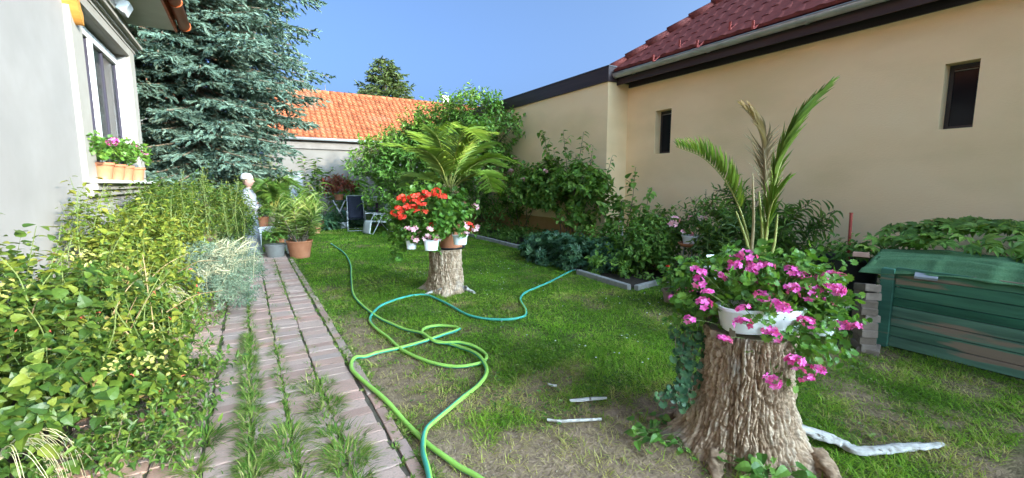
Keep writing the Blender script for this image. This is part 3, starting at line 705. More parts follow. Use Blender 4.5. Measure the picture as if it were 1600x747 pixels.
for i, (r_, d, y) in enumerate(cand):
    M = tile_matrix(d, y+random.uniform(-.006, .006)) @ Matrix.Rotation(random.gauss(0, .006), 4, 'X')
    if i < 225:
        o = link('tile', TM, roof); M2 = M.copy(); M2.translation = M.translation-wl(roof); o.matrix_local = M2
    else:
        A4 = np.array(M); rest.add(tv@A4[:3, :3].T+A4[:3, 3], [tfc])
rest.build('far_tile', MAR2, roof, kind='stuff')
hp = np.array([ex-.02, 7.66, ez+.03]); hd = np.array([1, -1, SL])
for i in range(13):
    a, b_ = hp+hd*(i*.30), hp+hd*(i*.30+.33); m = MB(); a = a+np.array([0, 0, .035]); b_ = b_+np.array([0, 0, .0])
    m.tube([a, b_], [.10, .085], 12); m.build('hip_tile', MAR, roof, smooth=True)
REDM = mat('red_metal', [(.30, .05, .038), (.36, .07, .05)], 8, .5)
def roof_hit(px, py):
    d = at(px, py, D=1)-np.array([0, 0, CAM_H]); n_ = np.array([-SL, 0, 1.]); c0 = np.array([0, 0, CAM_H]); t = np.dot(np.array([ex, 0, ez+.06])-c0, n_)/np.dot(d, n_); return c0+d*t
for (a, b_) in ((752, 288), (880, 217), (966, 220), (1125, 133), (1237, 130)):
    p = roof_hit(780+a/3.112, (b_+10)/3.112); m = MB(); m.box(p+np.array([-.02, 0, .055]), (.02, .035, .13)); m.box(p+np.array([.08, 0, .06]), (.2, .03, .012), ry=-sa); m.build('snow_guard', REDM, roof)
p = roof_hit(1340, -5)
# annex with flat roof
an = thing('cream_annex', 'flat roofed cream annex with dark brown parapet beyond the red roofed house', 'building', (9, 12, 0))
AX, AY0, AY1 = 6.9, 7.47, 17.5
m = MB(); m.span(AX, AX+.3, AY0, AY1, 0, 3.72); m.span(AX+.3, 12, AY0, AY0+.3, 0, 3.72); m.span(AX+.3, 12, AY1-.3, AY1, 0, 3.72); m.build('wall', CREAM, an)
m = MB(); m.span(AX-.012, AX, AY0+.3, AY1, 0, .62); m.build('plinth', mat('ochre_plinth', [(.42, .25, .10), (.52, .32, .14)], 3, .9, bump=.3, bscale=50), an)
m = MB(); m.span(AX-.04, 12, AY0-.04, AY1+.04, 3.722, 4.03); m.build('parapet_board', DARK_WOOD, an)
m = MB(); m.span(AX-.055, 12.02, AY0-.055, AY1+.055, 4.032, 4.05); m.build('parapet_cap', mat('grey_capping', [(.10, .10, .11), (.14, .14, .15)], 5, .5, metal=.4), an)
m = MB(); m.tube([(7.36, 7.41, .0), (7.36, 7.41, .95)], .04, 12); o = m.build('white_pipe', WHITE_PLASTIC); tag(o, 'short white pipe standing at the inner corner of the cream wall', 'pipe')

# ================================================================== FAR HOUSE with orange roof
fh = thing('far_house', 'low grey house across the end of the garden with bright orange tiled roof', 'house', (5, 25, 0))
FY = 22.0
GREYW = mat('grey_render', [(.115, .104, .092), (.15, .137, .122)], 1.2, .92, bump=.2, bscale=30, stain=((.10, .093, .085), .48, .68), sscale=.8)
m = MB(); m.span(.9, 12.5, FY, FY+.3, 0, 3.4); m.span(.9, 1.2, FY+.301, FY+6, 0, 3.4); m.build('wall', GREYW, fh)
m = MB(); m.span(.88, 12.5, FY-.10, FY-.002, 3.08, 3.14); m.span(.88, 12.5, FY-.06, FY-.002, 3.141, 3.42); m.build('cornice', mat('grey_band', [(.12, .105, .092), (.16, .14, .125)], 3, .9), fh)
m = MB(); m.tube([(.7, FY-.28, 3.50), (12.5, FY-.28, 3.50)], .07, 10); m.build('gutter', ZINC, fh, smooth=True)
m = MB(); p = at(462, 285, Y=FY-.03); m.span(p[0]-.28, p[0]+.28, FY-.04, FY-.002, .9, 2.0); m.build('shutter', mat('grey_shutter', [(.16, .17, .19), (.22, .23, .25)], 5, .6, stretch=(1, 1, 8)), fh)
ORT = mat('orange_tile', [(.19, .056, .024), (.26, .078, .032), (.31, .105, .046), (.23, .068, .03)], 3, .85, source='attr', jit=.22, stain=((.20, .11, .07), .58, .75), sscale=.7, spec=.15)
oy0, oz0, oy1, oz1 = FY-.30, 3.56, FY+2.9, 6.12; n_c = 15
m = MB(); m.add([(.6, oy0, oz0), (12.8, oy0, oz0), (12.8, oy1, oz1), (.6, oy1, oz1), (12.8, oy1+3.2, oz0), (.6, oy1+3.2, oz0)], [(0, 1, 2, 3), (3, 2, 4, 5)])
fr_ = m.build('roof', ORT, fh); md = fr_.modifiers.new('t', 'SOLIDIFY'); md.thickness = .08; md.offset = -1
ln_ = math.hypot(oy1-oy0, oz1-oz0); c_, s_ = (oy1-oy0)/ln_, (oz1-oz0)/ln_; ch_ = ln_/n_c
m = MB(); twd = .24; us = np.linspace(0, 1, 7); pr = .03*np.sin(us*2*np.pi)
for r_ in range(n_c):
    x = .62
    while x < 12.7:
        j = random.uniform(-.006, .006)
        V = [[(x+u*twd, v, z+.045*(1-v/ch_)+.012+j) for u, z in zip(us, pr)] for v in (0, ch_)]; Vb = [(x+u*twd, 0, z-.01) for u, z in zip(us, pr)]
        tr = lambda q: (q[0], oy0+(r_*ch_+q[1])*c_-q[2]*s_, oz0+(r_*ch_+q[1])*s_+q[2]*c_)
        rn = random.random()
        m.grid([[tr(q) for q in Vb]]+[[tr(q) for q in row] for row in V], rnd=rn); x += twd
m.build('tile', ORT, fr_, kind='stuff')
x = .7
while x < 12.6:
    m = MB(); m.tube([(x, oy1, oz1+.03), (x+.38, oy1, oz1+.015)], [.11, .095], 10); m.build('ridge_tile', ORT, fr_, smooth=True); x += .36
m = MB(); p = at(695, 168, Y=oy1+.2); m.span(p[0]-.18, p[0]+.18, oy1, oy1+.36, 5.6, 6.55); m.span(p[0]-.23, p[0]+.23, oy1-.05, oy1+.41, 6.552, 6.63); m.build('chimney', WHITE_PAINT, fr_)
# distant terracotta roof seen through the spruce
dh = thing('distant_house', 'distant house with orange roof glimpsed through the left side of the spruce', 'house', at(250, 122, Y=40)*np.array([1, 1, 0]))
q = at(252, 116, Y=40); m = MB(); m.span(q[0]-6, q[0]+1, 40, 46, 0, q[2]-1.9); m.build('wall', GREYW, dh)
m = MB(); m.add([(q[0]-6.4, 39.6, q[2]-2), (q[0]+1.3, 39.6, q[2]-2), (q[0]+1.3, 43, q[2]+.2), (q[0]-6.4, 43, q[2]+.2), (q[0]+1.3, 46.4, q[2]-2), (q[0]-6.4, 46.4, q[2]-2)], [(0, 1, 2, 3), (3, 2, 4, 5)]); m.build('roof', ORT, dh)

# ================================================================== TREES
def conifer(name, label, loc, H, rad, zb, mats, whorl=.36, nb=7, sp=.15, fl=.17, nn=14, nl=.045, nw=.012, group=None, seed=1, trunk_r=.2, droop=.28, core=True, zfine=99):
    t = thing(name, label, 'conifer', loc); r0 = np.random.default_rng(seed); x0, y0 = loc[0], loc[1]
    m = MB(); m.tube(catmull([(x0, y0, 0), (x0+.05, y0, H*.4), (x0, y0, H)], 6), np.linspace(trunk_r, .02, 13), 10); m.build('trunk', STEM_B, t, smooth=True)
    FS, FD, FL_ = [], [], []; br = MB(); z = zb; w = 0
    while z < H-.3:
        Lr = rad(z); fine = z < zfine
        n = nb if fine else nb-1
        for k in range(n):
            a = 6.283*(k+r0.random()*.7)/n+w*1.1; L = Lr*r0.uniform(.72, 1.12)
            d = np.array([math.cos(a), math.sin(a), 0]); zz = z+r0.uniform(-.15, .15)
            p = catmull([(x0, y0, zz), (x0+d[0]*L*.45, y0+d[1]*L*.45, zz-droop*L*.42), (x0+d[0]*L, y0+d[1]*L, zz-droop*L*.8), (x0+d[0]*L*1.02, y0+d[1]*L*1.02, zz-droop*L*.76)], 4)
            br.tube(p, np.linspace(.032, .006, len(p)), 4, False)
            cum = np.concatenate([[0], np.cumsum(np.linalg.norm(np.diff(p, axis=0), axis=1))])
            q = np.arange(max(.25, L*.22), cum[-1], sp*(1 if fine else 1.8))
            P = np.stack([np.interp(q, cum, p[:, c]) for c in range(3)], 1); T = nrm(np.gradient(P, axis=0)) if len(P) > 1 else np.tile(d, (len(P), 1))
            for i in range(len(P)):
                tt = q[i]/cum[-1]; sd = np.cross(T[i], [0, 0, 1.])
                for sg in (-1, 1):
                    bl = (.62*(1-tt)**.7+.16)*min(1, L/2)*r0.uniform(.7, 1.2)
                    bd = nrm(T[i]*.75+sd*sg*r0.uniform(.6, 1.1)+np.array([0, 0, r0.uniform(-.45, .1)]))
                    nf = max(2, int(bl/(fl*.62)))
                    for f in range(nf):
                        u = (f+.6)/nf; st0 = P[i]+bd*bl*u+np.array([0, 0, -.18*(bl*u)**2])
                        FS.append(st0); FD.append(bd+np.cross(bd, [0, 0, 1.])*(1 if f % 2 else -1)*r0.uniform(.2, 1.1)*(f < nf-1)+r0.normal(0, .32, 3)+np.array([0, 0, -.12])); FL_.append(fl*r0.uniform(.65, 1.25))
        z += whorl*(1 if fine else 1.5); w += 1
    br.build('branch', STEM_B, t, kind='stuff')
    FS, FD, FL_ = np.array(FS), nrm(FD), np.array(FL_); n = len(FS)
    u = nrm(np.cross(FD, r0.normal(0, 1, FD.shape))); v = np.cross(FD, u)
    i = np.repeat(np.arange(n), nn); tq = np.tile(np.linspace(0, .95, nn), n); ph = np.tile(np.arange(nn)*2.4, n)+r0.uniform(0, 6, n)[i]
    rad_ = np.cos(ph)[:, None]*u[i]+np.sin(ph)[:, None]*v[i]
    sh = r0.random(n)*.7+.3*vnoise(FS[:, 0]*1.3, FS[:, 1]*1.3, FS[:, 2]*1.3)
    m = MB(); m.leaves(NEEDLE, FS[i]+FD[i]*(FL_[i]*tq)[:, None], rad_*.85+FD[i]*.8, np.cross(rad_, FD[i]), nl*r0.uniform(.7, 1.2, len(i)), nw, np.clip(sh[i]+r0.normal(0, .1, len(i)), 0, 1))
    for ax in (u, v): m.leaves(DIAM, FS-FD*.02, FD, ax, FL_*1.15, fl*(.26 if core is True else core), sh)
    m.build('foliage', mats[0], t, kind='stuff')
    return t
G_SPRUCE = leafmat('blue_needle', [(.05, .098, .072), (.095, .15, .112), (.15, .21, .16)], rough=.6, trans=.12, spec=.2)
G_CONIF = leafmat('green_needle', [(.035, .06, .015), (.07, .10, .022), (.11, .14, .03)], rough=.6, trans=.15)
def rad_s(z): return float(np.interp(z, [0, 1.5, 2.5, 3.6, 4.6, 5.5, 7.2, 9, 13.2], [1.3, 1.6, 1.9, 2.25, 2.75, 2.8, 2.75, 2.0, .2]))
conifer('blue_spruce', 'tall blue grey spruce with drooping branches beside the white house', (-.95, 14.0, 0), 13.2, rad_s, 1.7, G_SPRUCE, whorl=.24, nb=11, sp=.135, fl=.17, nn=11, nl=.046, nw=.020, zfine=7.6, core=.36)
p = at(600, 90, Y=34); hh = p[2]
conifer('distant_conifer', 'broad dark green conifer rising behind the orange tiled roof', (p[0], 34, 0), hh, lambda z: float(np.interp(z, [0, hh*.5, hh*.72, hh*.9, hh], [3.2, 2.9, 2.0, 1.15, .15])), 2, G_CONIF, whorl=.42, nb=11, sp=.28, fl=.40, nn=8, nl=.14, nw=.05, seed=4, droop=-.05)
p = at(508, 133, Y=40); h2 = p[2]
conifer('distant_fir', 'small fir tip just showing over the left end of the orange ridge', (p[0], 40, 0), h2, lambda z: float(np.interp(z, [0, h2], [2.6, .1])), 3, G_CONIF, whorl=.7, nb=7, sp=.5, fl=.5, nn=6, nl=.18, nw=.06, seed=6, droop=.1)
def blob(px, py, r, Y=None, X=None, D=None, k=(1, 1, 1), w=None):
    c = at(px, py, Y=Y, X=X, D=D); b = [c[0], c[1], max(c[2], .03), r*k[0], r*k[1], r*k[2]]
    return tuple(b+([w] if w else []))
bl = [blob(600, 268, .85, Y=14), blob(648, 245, 1.0, Y=13.8), blob(700, 215, 1.05, Y=13.5), blob(745, 195, .85, X=6.1), blob(745, 265, 1.0, X=5.7), blob(680, 295, 1.15, Y=13.2), blob(610, 310, .7, Y=14), blob(787, 205, .45, X=6.3), blob(775, 250, .5, X=6.3), blob(640, 330, .8, Y=13.6), blob(720, 330, .9, Y=12.6), (5.3, 18.2, 2.5, 1.0, 1.0, 1.0, .7), (6.0, 17.0, 2.7, .8, 1.0, 1.0, .7), (4.7, 19.6, 1.9, .9, .8, .9, .6), (6.0, 19.2, 2.8, 1.0, .9, .9, .6)]  # last four blobs: hidden rear crown, added to throw leaf shade on the grey wall
tr = bush('fruit_tree', 'bushy broadleaf tree with dark green leaves in the far right corner behind the palm', 'tree', (5.0, 13.2, 0), bl, 2300, .34, 9, OVAL, G_SHRUB, .14, .6, stem_r=.05, nst=8, seed=3, shell=(.45, 1.02), rough=.35, up=.6)
m = MB(); P_, A_, N_ = [], [], []
for (px, py, bx, by) in ((705, 158, 705, 215), (742, 140, 735, 190), (768, 142, 750, 190), (722, 150, 715, 200), (690, 165, 690, 210), (640, 195, 645, 235), (598, 205, 615, 250), (785, 165, 770, 200), (815, 188, 785, 205), (660, 178, 668, 225), (572, 250, 600, 270)):
    a, b = at(bx, by, Y=13.3 if bx < 740 else None, X=6.1 if bx >= 740 else None), at(px, py, Y=13.3 if bx < 740 else None, X=6.2 if bx >= 740 else None)
    c = catmull([a, (a+b)/2+np.array([.05, 0, .03]), b], 5); m.tube(c, np.linspace(.014, .004, len(c)), 5, False)
    q = stem_leaf_arrays(c, .042, 0, .5); P_.append(q[0]); A_.append(q[1]); N_.append(q[2])
m.build('shoot', STEM_G, tr, kind='stuff'); leafy(tr, OVAL, G_SHRUB, np.concatenate(P_), np.concatenate(A_), np.concatenate(N_), .13, .07, name='shoot_foliage')

# ================================================================== LEFT BED
nb_ = bush('garden_shrub', 'large broad leaved yellow green bush spilling over the path at lower left', 'shrub', (-1.0, 3.6, .03),
     [(-1.08, 3.75, .50, .42, .8, .50), (-1.0, 4.5, .35, .38, .7, .42), (-.82, 3.25, .24, .36, .5, .26), (-1.05, 3.0, .40, .36, .5, .38), (-.68, 3.85, .18, .22, .55, .2)], 1150, .15, 7, HEART, G_LIME, .046, .85, n_single=300, seed=2, nst=14, stem_r=.008, stem_mat=STEM_G, rough=.6, jit=.6, face=.35)
Pq = []
for c0 in ((-.80, 3.45, .62), (-.95, 3.9, 1.02), (-.55, 3.15, .5), (-.9, 4.5, .85), (-.62, 3.75, .52), (-1.1, 3.3, .95), (-.48, 3.3, .40), (-.75, 4.2, .78), (-1.05, 4.2, 1.0), (-.66, 2.95, .56)):
    n = 26; Pq.append(np.array(c0)+rng.normal(0, .035, (n, 3))*np.array([1, 1.3, 1]))
Pq = np.concatenate(Pq); m = MB(); m.leaves(OVAL, Pq, rng.normal(0, 1, Pq.shape)+np.array([.3, -.3, .2]), rng.normal(0, .4, Pq.shape)+np.array([.3, -.4, 1]), rng.uniform(.022, .036, len(Pq)), rng.uniform(.016, .026, len(Pq))); m.build('pale_bracts', G_BRACT[0], nb_, kind='stuff')
Pq = np.stack([rng.uniform(-1.1, -.4, 40), rng.uniform(2.9, 4.6, 40), rng.uniform(.25, .9, 40)], 1); m = MB(); m.leaves(LANCE, Pq, rng.normal(0, 1, Pq.shape), rng.normal(0, .4, Pq.shape)+np.array([.3, -.4, 1]), .03, .010); m.build('red_buds', REDB, nb_, kind='stuff')
for i in range(26):
    p0 = np.array([rng.uniform(-1.2, -.5), rng.uniform(3.0, 4.7), rng.uniform(.45, .8)]); d_ = np.array([rng.uniform(-.2, .35), rng.uniform(-.35, .2), rng.uniform(.0, .35)]); c = catmull([p0, p0+d_*.5+np.array([0, 0, .04]), p0+d_], 4); m = MB(); m.tube(c, np.linspace(.0035, .0015, len(c)), 5, False); m.build('bare_stem', STEM_P, nb_)
def shoots(t, spots, n, tpl, mats, L, asp, h=(.15, .4), sp=.03):
    Ps, As, Ns = [], [], []
    for i in range(n):
        c0 = spots[i % len(spots)]; p0 = np.array(c0[:3])+rng.uniform(-1, 1, 3)*np.array(c0[3:6]); hh = rng.uniform(*h); e = p0+np.array([rng.normal(.06, .09), rng.normal(-.02, .1), hh]); c = catmull([p0, (p0+e)/2+rng.normal(0, .015, 3), e], 5); m = MB(); m.tube(c, np.linspace(.0035, .0015, len(c)), 5, False); m.build('shoot', STEM_G, t)
        q = stem_leaf_arrays(c, sp, .1, .1); Ps.append(q[0]); As.append(q[1]); Ns.append(q[2])
    leafy(t, tpl, mats, np.concatenate(Ps), np.concatenate(As), np.concatenate(Ns), L, L*asp, name='shoot_foliage', jit=.5)
P, A, N, s0, e0 = bush_arrays([(-1.05, 3.75, .40, .42, .8, .5), (-.72, 3.4, .22, .42, .6, .3), (-.85, 4.4, .3, .5, .7, .4)], 260, .16, 6, face=.3, seed=31, rough=.6); k = P[:, 2] > .02; leafy(nb_, OVAL, G_MID, P[k], A[k], N[k], .05, .022, name='narrow_leaves', jit=.6)
P, A, N, s0, e0 = bush_arrays([(-1.0, 3.7, .45, .45, .8, .5)], 50, .12, 4, face=.2, seed=33, rough=.7); leafy(nb_, OVAL, G_WILT, P, A, N, .035, .02, name='wilted_leaves', jit=.5)
shoots(nb_, [(-1.05, 3.7, .95, .25, .5, .08), (-.8, 3.3, .55, .2, .3, .1), (-.85, 4.5, .7, .3, .4, .1), (-.6, 3.7, .4, .15, .4, .1)], 46, HEART, G_BRIGHT, .044, .8)
b = bush('garden_shrub', 'tall bright yellow green bush against the white wall below the flower pots', 'shrub', (-1.05, 6.2, .03),
     [(-1.05, 6.0, .6, .38, .8, .5), (-.92, 6.8, .6, .36, .8, .5), (-1.25, 5.5, .85, .18, .35, .38), (-.85, 5.4, .35, .35, .5, .35)], 950, .17, 7, OVAL, G_BRIGHT, .056, .6, n_single=260, seed=8, nst=12, stem_r=.008, stem_mat=STEM_G, rough=.6, up=.9, jit=.55, face=.4)
shoots(b, [(-1.05, 6.0, 1.0, .3, .6, .1), (-.9, 6.8, 1.0, .3, .6, .1), (-1.3, 5.6, 1.1, .1, .3, .15), (-.8, 5.5, .6, .25, .4, .1)], 60, OVAL, G_BRIGHT, .055, .55, h=(.15, .42))
b = bush('garden_shrub', 'feathery dark green bush with upright seed spikes between the wall and the statue', 'shrub', (-.85, 8.9, .03),
     [(-1.05, 8.2, .8, .36, .7, .62), (-.75, 9.2, .8, .4, .7, .7), (-.40, 9.6, .75, .3, .5, .70), (-.20, 9.7, .55, .22, .35, .62), (-1.1, 7.6, .9, .25, .5, .55), (-.13, 9.75, .62, .17, .35, .78), (-.05, 9.5, .72, .11, .3, .60)], 1000, .22, 9, LANCE, G_LIME, .075, .26, seed=5, nst=9, stem_r=.008, stem_mat=STEM_G, up=1.4, rough=.4)
for i in range(22):
    x, y = rng.uniform(-1.25, -.05), rng.uniform(7.6, 10.0); h = rng.uniform(1.25, 1.78)-.12*(x > -.5)
    c = catmull([(x, y, .7), (x+rng.normal(0, .03), y, (h+.7)/2), (x+rng.normal(0, .06), y+rng.normal(0, .05), h)], 5); m = MB(); m.tube(c, .004, 5, False)
    P, A, N = stem_leaf_arrays(c, .011, .35, -.3); m.leaves(OVAL, P, A, N, .028, .016); m.build('seed_spike', G_SPIKE[0], b)
# bushes low in front of the shrub
bush('border_plant', 'low leafy plant with small red flowers creeping onto the brick path', 'plant', (-.52, 3.2, .03),
     [(-.55, 3.2, .12, .2, .5, .16), (-.38, 3.9, .1, .12, .35, .13), (-.65, 2.7, .12, .25, .3, .18), (-.32, 3.5, .08, .1, .2, .14)], 260, .12, 7, OVAL, G_MID, .045, .5, n_single=60, seed=9, nst=0)
bush('border_plant', 'small dark leafy plant with pointed leaves below the silver plant', 'plant', (-.75, 5.0, .03),
     [(-.62, 5.0, .16, .22, .45, .2), (-.55, 5.6, .15, .25, .3, .2)], 170, .12, 7, OVAL, G_MID, .045, .45, seed=10, nst=0)
for i, (px, py) in enumerate(((305, 415), (190, 447), (385, 236), (603, 318), (585, 243))):
    pass
sv = thing('lavender_bush', 'silver grey lavender bush with pale spent flower spikes leaning over the path', 'lavender', (-.4, 6.3, .03))
P, A, N, s0, e0 = bush_arrays([(-.48, 6.1, .36, .34, .6, .36), (-.25, 6.8, .34, .32, .5, .34), (-.3, 5.8, .2, .3, .35, .22)], 1100, .16, 10, up=.7, spin=.7, seed=4)
k = P[:, 2] > .02; leafy(sv, LANCE, G_SILVER, P[k], A[k], N[k], .045, .008)
m = MB(); twig_mesh(m, s0, e0, .002); m.build('twig', G_SILVER[0], sv, kind='stuff')
for i in range(120):
    a = rng.uniform(-1.0, 2.2); b0 = np.array([-.42+rng.normal(0, .16), 6.3+rng.normal(0, .36), .42]); d = np.array([math.cos(a)*.55+.18, -.25+rng.normal(0, .4), 0]); L = rng.uniform(.22, .48)
    tip = b0+d*L+np.array([0, 0, rng.uniform(.06, .42)]); c = catmull([b0, (b0+tip)/2+np.array([0, 0, .10]), tip], 5); m = MB(); m.tube(c[:-3], .0022, 4, False)
    P, A, N = stem_leaf_arrays(c, .007, .62, 0, out=.8); m.leaves(OVAL, P, A, N, .017, .009); m.tube(c[6:], .0058, 4, False); m.build('flower_spike', LAV, sv)
def plume_grass(px, py, X, label, n=34, L=.34, side=1):
    c0 = at(px, py, X=X); t = thing('ornamental_grass', label, 'grass plant', (c0[0], c0[1], .03)); m = MB()
    for i in range(n):
        a = rng.normal(.2, .55); d = np.array([math.cos(a)*side, math.sin(a)-.4, 0])*L*rng.uniform(.5, 1)
        top = c0+np.array([0, 0, .03+rng.uniform(0, .06)]); b0 = np.array([c0[0]-.05*side, c0[1], .05])
        pts = catmull([b0, c0+np.array([-.04*side, 0, -.05]), top+d*.45, top+d*.85+np.array([0, 0, -.07]), top+d+np.array([0, 0, -.2*rng.random()-.1])], 5); m.tube(pts, np.linspace(.0019, .0009, len(pts)), 3, False, rnd=rng.random())
    m.build('blade', CREAM_BL, t, kind='stuff')
CREAM_BL = mat('cream_blade', [(.34, .32, .18), (.46, .43, .28)], 3, .7, source='attr', jit=.1, trans=.2)
plume_grass(238, 463, -.78, 'pale arching grass plume among the yellow green bushes mid left')
plume_grass(5, 712, -.98, 'pale arching grass plume at the very bottom left corner', L=.3)

# ================================================================== RIGHT BED ALONG THE WALL
def wall_shrub(name, label, cat, base, tops, tpl, mats, L, asp, sp, n_single, blobs=None, ntw=0, r=.014, kink=.1, droop=.4, group=None):
    t = thing(name, label, cat, base, group); Ps, As, Ns = [], [], []
    for tp in tops:
        tp = np.array(tp); b = np.array(base, float)+np.array([random.uniform(-.15, .15), random.uniform(-.25, .25), 0]); mid = b*.45+tp*.55+np.array([random.uniform(-kink, kink), random.uniform(-kink, kink), 0])
        c = catmull([b, mid, tp], 8); m = MB(); m.tube(c, np.linspace(r, .004, len(c)), 6); m.build('stem', STEM_B, t, smooth=True)
        P, A, N = stem_leaf_arrays(c, sp, .3, droop); Ps.append(P); As.append(A); Ns.append(N)
        for q in range(6):
            j = random.randint(len(c)//3, len(c)-3); e = c[j]+np.array([random.uniform(-.22, .16), random.uniform(-.35, .35), random.uniform(.0, .3)]); cc = catmull([c[j], (c[j]+e)/2+np.array([0, 0, .03]), e], 4); m = MB(); m.tube(cc, .004, 4, False); m.build('twig', STEM_B, t)
            P, A, N = stem_leaf_arrays(cc, sp*.8, .15, droop); Ps.append(P); As.append(A); Ns.append(N)
    if blobs:
        P, A, N, s0, e0 = bush_arrays(blobs, ntw, .2, 8); k = P[:, 2] > .02; Ps.append(P[k]); As.append(A[k]); Ns.append(N[k]); m = MB(); twig_mesh(m, s0, e0, .003); m.build('side_twig', STEM_B, t, kind='stuff')
    leafy(t, tpl, mats, np.concatenate(Ps), np.concatenate(As), np.concatenate(Ns), L, L*asp, n_single)
    return t
wx = 6.45
wall_shrub('hibiscus_bush', 'tallest leafy shrub on the cream wall with three upright leafy spires', 'shrub', (6.4, 8.1, .03),
    [at(848, 203, X=wx), at(880, 205, X=wx), at(912, 206, X=wx), at(926, 232, X=wx), at(957, 243, X=6.35), at(832, 258, X=wx), at(865, 235, X=6.3), at(900, 240, X=6.25), at(938, 262, X=6.2), at(945, 330, X=6.1)], HEART, G_SHRUB, .115, .72, .05, 300,
    [blob(860, 285, .42, X=6.4), blob(905, 290, .42, X=6.35), blob(880, 320, .4, X=6.3), blob(930, 300, .3, X=6.2), blob(905, 345, .26, X=6.1), blob(850, 320, .35, X=6.3), blob(838, 295, .42, X=6.4), blob(945, 325, .28, X=6.2), blob(968, 352, .22, X=6.2)], 430)
t = wall_shrub('rose_bush', 'rose bush with a few pale pink blooms left of the tallest wall shrub', 'rose bush', (6.35, 10.2, .03),
    [at(800, 258, X=6.5), at(818, 270, X=6.4), at(845, 285, X=6.3), at(785, 300, X=6.5)], OVAL, G_SHRUB, .095, .65, .055, 120,
    [blob(805, 305, .5, X=6.4, k=(.6, 1, 1)), blob(830, 315, .45, X=6.3, k=(.7, 1, 1)), blob(790, 335, .35, X=6.4), blob(835, 290, .35, X=6.35)], 380, r=.011)
heads(t, 'pale', [at(816, 281, X=6.05), at(799, 268, X=6.2), at(806, 250, X=6.3), at(853, 268, X=6.1)], .07, name='rose')
wall_shrub('young_tree', 'slim young tree with heart shaped leaves beside the wall corner', 'tree', (6.15, 6.2, .03),
    [at(993, 262, X=6.3), at(1016, 296, X=6.1), at(972, 312, X=6.2), at(1002, 322, X=6.0)], HEART, G_SHRUB, .125, .8, .07, 110, r=.011)
wall_shrub('wall_shrub', 'loose shrub with small oval leaves in front of the wall behind the plant stand', 'shrub', (6.1, 4.7, .03),
    [at(1103, 298, X=6.3), at(1122, 312, X=6.2), at(1088, 312, X=6.2), at(1060, 340, X=6.0), at(1040, 345, X=6.0), at(1025, 352, X=6.0), at(1105, 330, X=6.1)], OVAL, G_SHRUB, .085, .58, .055, 160,
    [blob(1030, 370, .38, X=6.2), blob(1045, 380, .30, X=6.2), blob(1010, 390, .35, X=5.6), blob(1105, 350, .25, X=6.3)], 340, r=.008)
bush('creeper_mound', 'low mound of dark blue green five fingered leaves at the lawn edge', 'ground cover', (5.1, 6.5, .02),
    [(5.05, 6.9, .12, .42, .6, .34), (5.15, 6.2, .12, .5, .5, .36), (5.5, 5.7, .1, .5, .5, .36), (5.3, 7.5, .1, .4, .5, .3)], 420, .12, 5, FIVE, G_BLUE, .12, 1.0, n_single=240, seed=13, nst=0, twigs=False, face=1.3)
bush('creeper_mound', 'low mound of brighter green leaves behind the concrete bed corner', 'ground cover', (5.5, 5.3, .02),
    [(5.2, 5.35, .1, .4, .35, .33), (5.55, 5.0, .12, .45, .4, .42), (5.9, 5.6, .2, .5, .5, .5), (5.75, 6.3, .2, .4, .5, .45)], 420, .13, 6, OVAL, G_SHRUB, .10, .62, n_single=200, seed=14, nst=0, twigs=False, face=1.2)
bush('bed_plant', 'dark low plants along the foot of the annex wall behind the far edging', 'plant', (6.1, 10.6, .02),
    [(6.1, 11.5, .1, .5, 1.2, .22), (6.1, 9.6, .1, .6, 1.0, .22), (6.0, 8.4, .1, .5, .5, .2)], 420, .12, 6, OVAL, G_DARK, .085, .55, seed=15, nst=0, twigs=False)
ol = wall_shrub('oleander', 'oleander with narrow dark leaves against the cream wall behind the near stump', 'oleander', (6.5, 3.7, .02),
    [at(1268, 348, X=6.5), at(1250, 330, X=6.6), at(1228, 322, X=6.6), at(1262, 375, X=6.4), at(1185, 300, X=6.6), at(1135, 292, X=6.5), at(1148, 305, X=6.5), at(1128, 325, X=6.4), at(1215, 345, X=6.4), at(1170, 330, X=6.4), at(1240, 360, X=6.3), at(1195, 350, X=6.2)], LANCE, G_DARK, .15, .18, .022, 300, r=.012, kink=.2, droop=-.1,
    blobs=[blob(1160, 370, .42, X=6.3), blob(1215, 375, .4, X=6.3), blob(1130, 390, .35, X=6.1)], ntw=70)
t = bush('bed_plant', 'dark leafy plant in shade under the cream wall beside the black tub', 'plant', (6.9, 3.0, .02), [(6.8, 2.9, .25, .3, .5, .3), (6.8, 3.5, .25, .4, .5, .35), (6.2, 3.2, .2, .4, .4, .3)], 300, .14, 6, OVAL, G_DARK, .08, .6, seed=16, nst=0, twigs=False)
t = bush('bed_plant', 'small bushy plant with spiky leaves in front of the oleander', 'plant', (5.6, 3.9, .02), [blob(1125, 395, .26, X=5.7), blob(1135, 420, .28, X=5.5), blob(1150, 380, .3, X=5.8)], 240, .16, 7, LANCE, G_MID, .11, .25, seed=17, nst=0, twigs=False, up=1)
bush('bed_plant', 'green plant with rounded leaves between the potted geraniums and the near stump', 'plant', (4.6, 3.0, .02), [blob(1120, 450, .22, X=4.7), blob(1150, 450, .25, X=4.6)], 170, .12, 6, OVAL, G_MID, .06, .7, seed=18, nst=0, twigs=False)


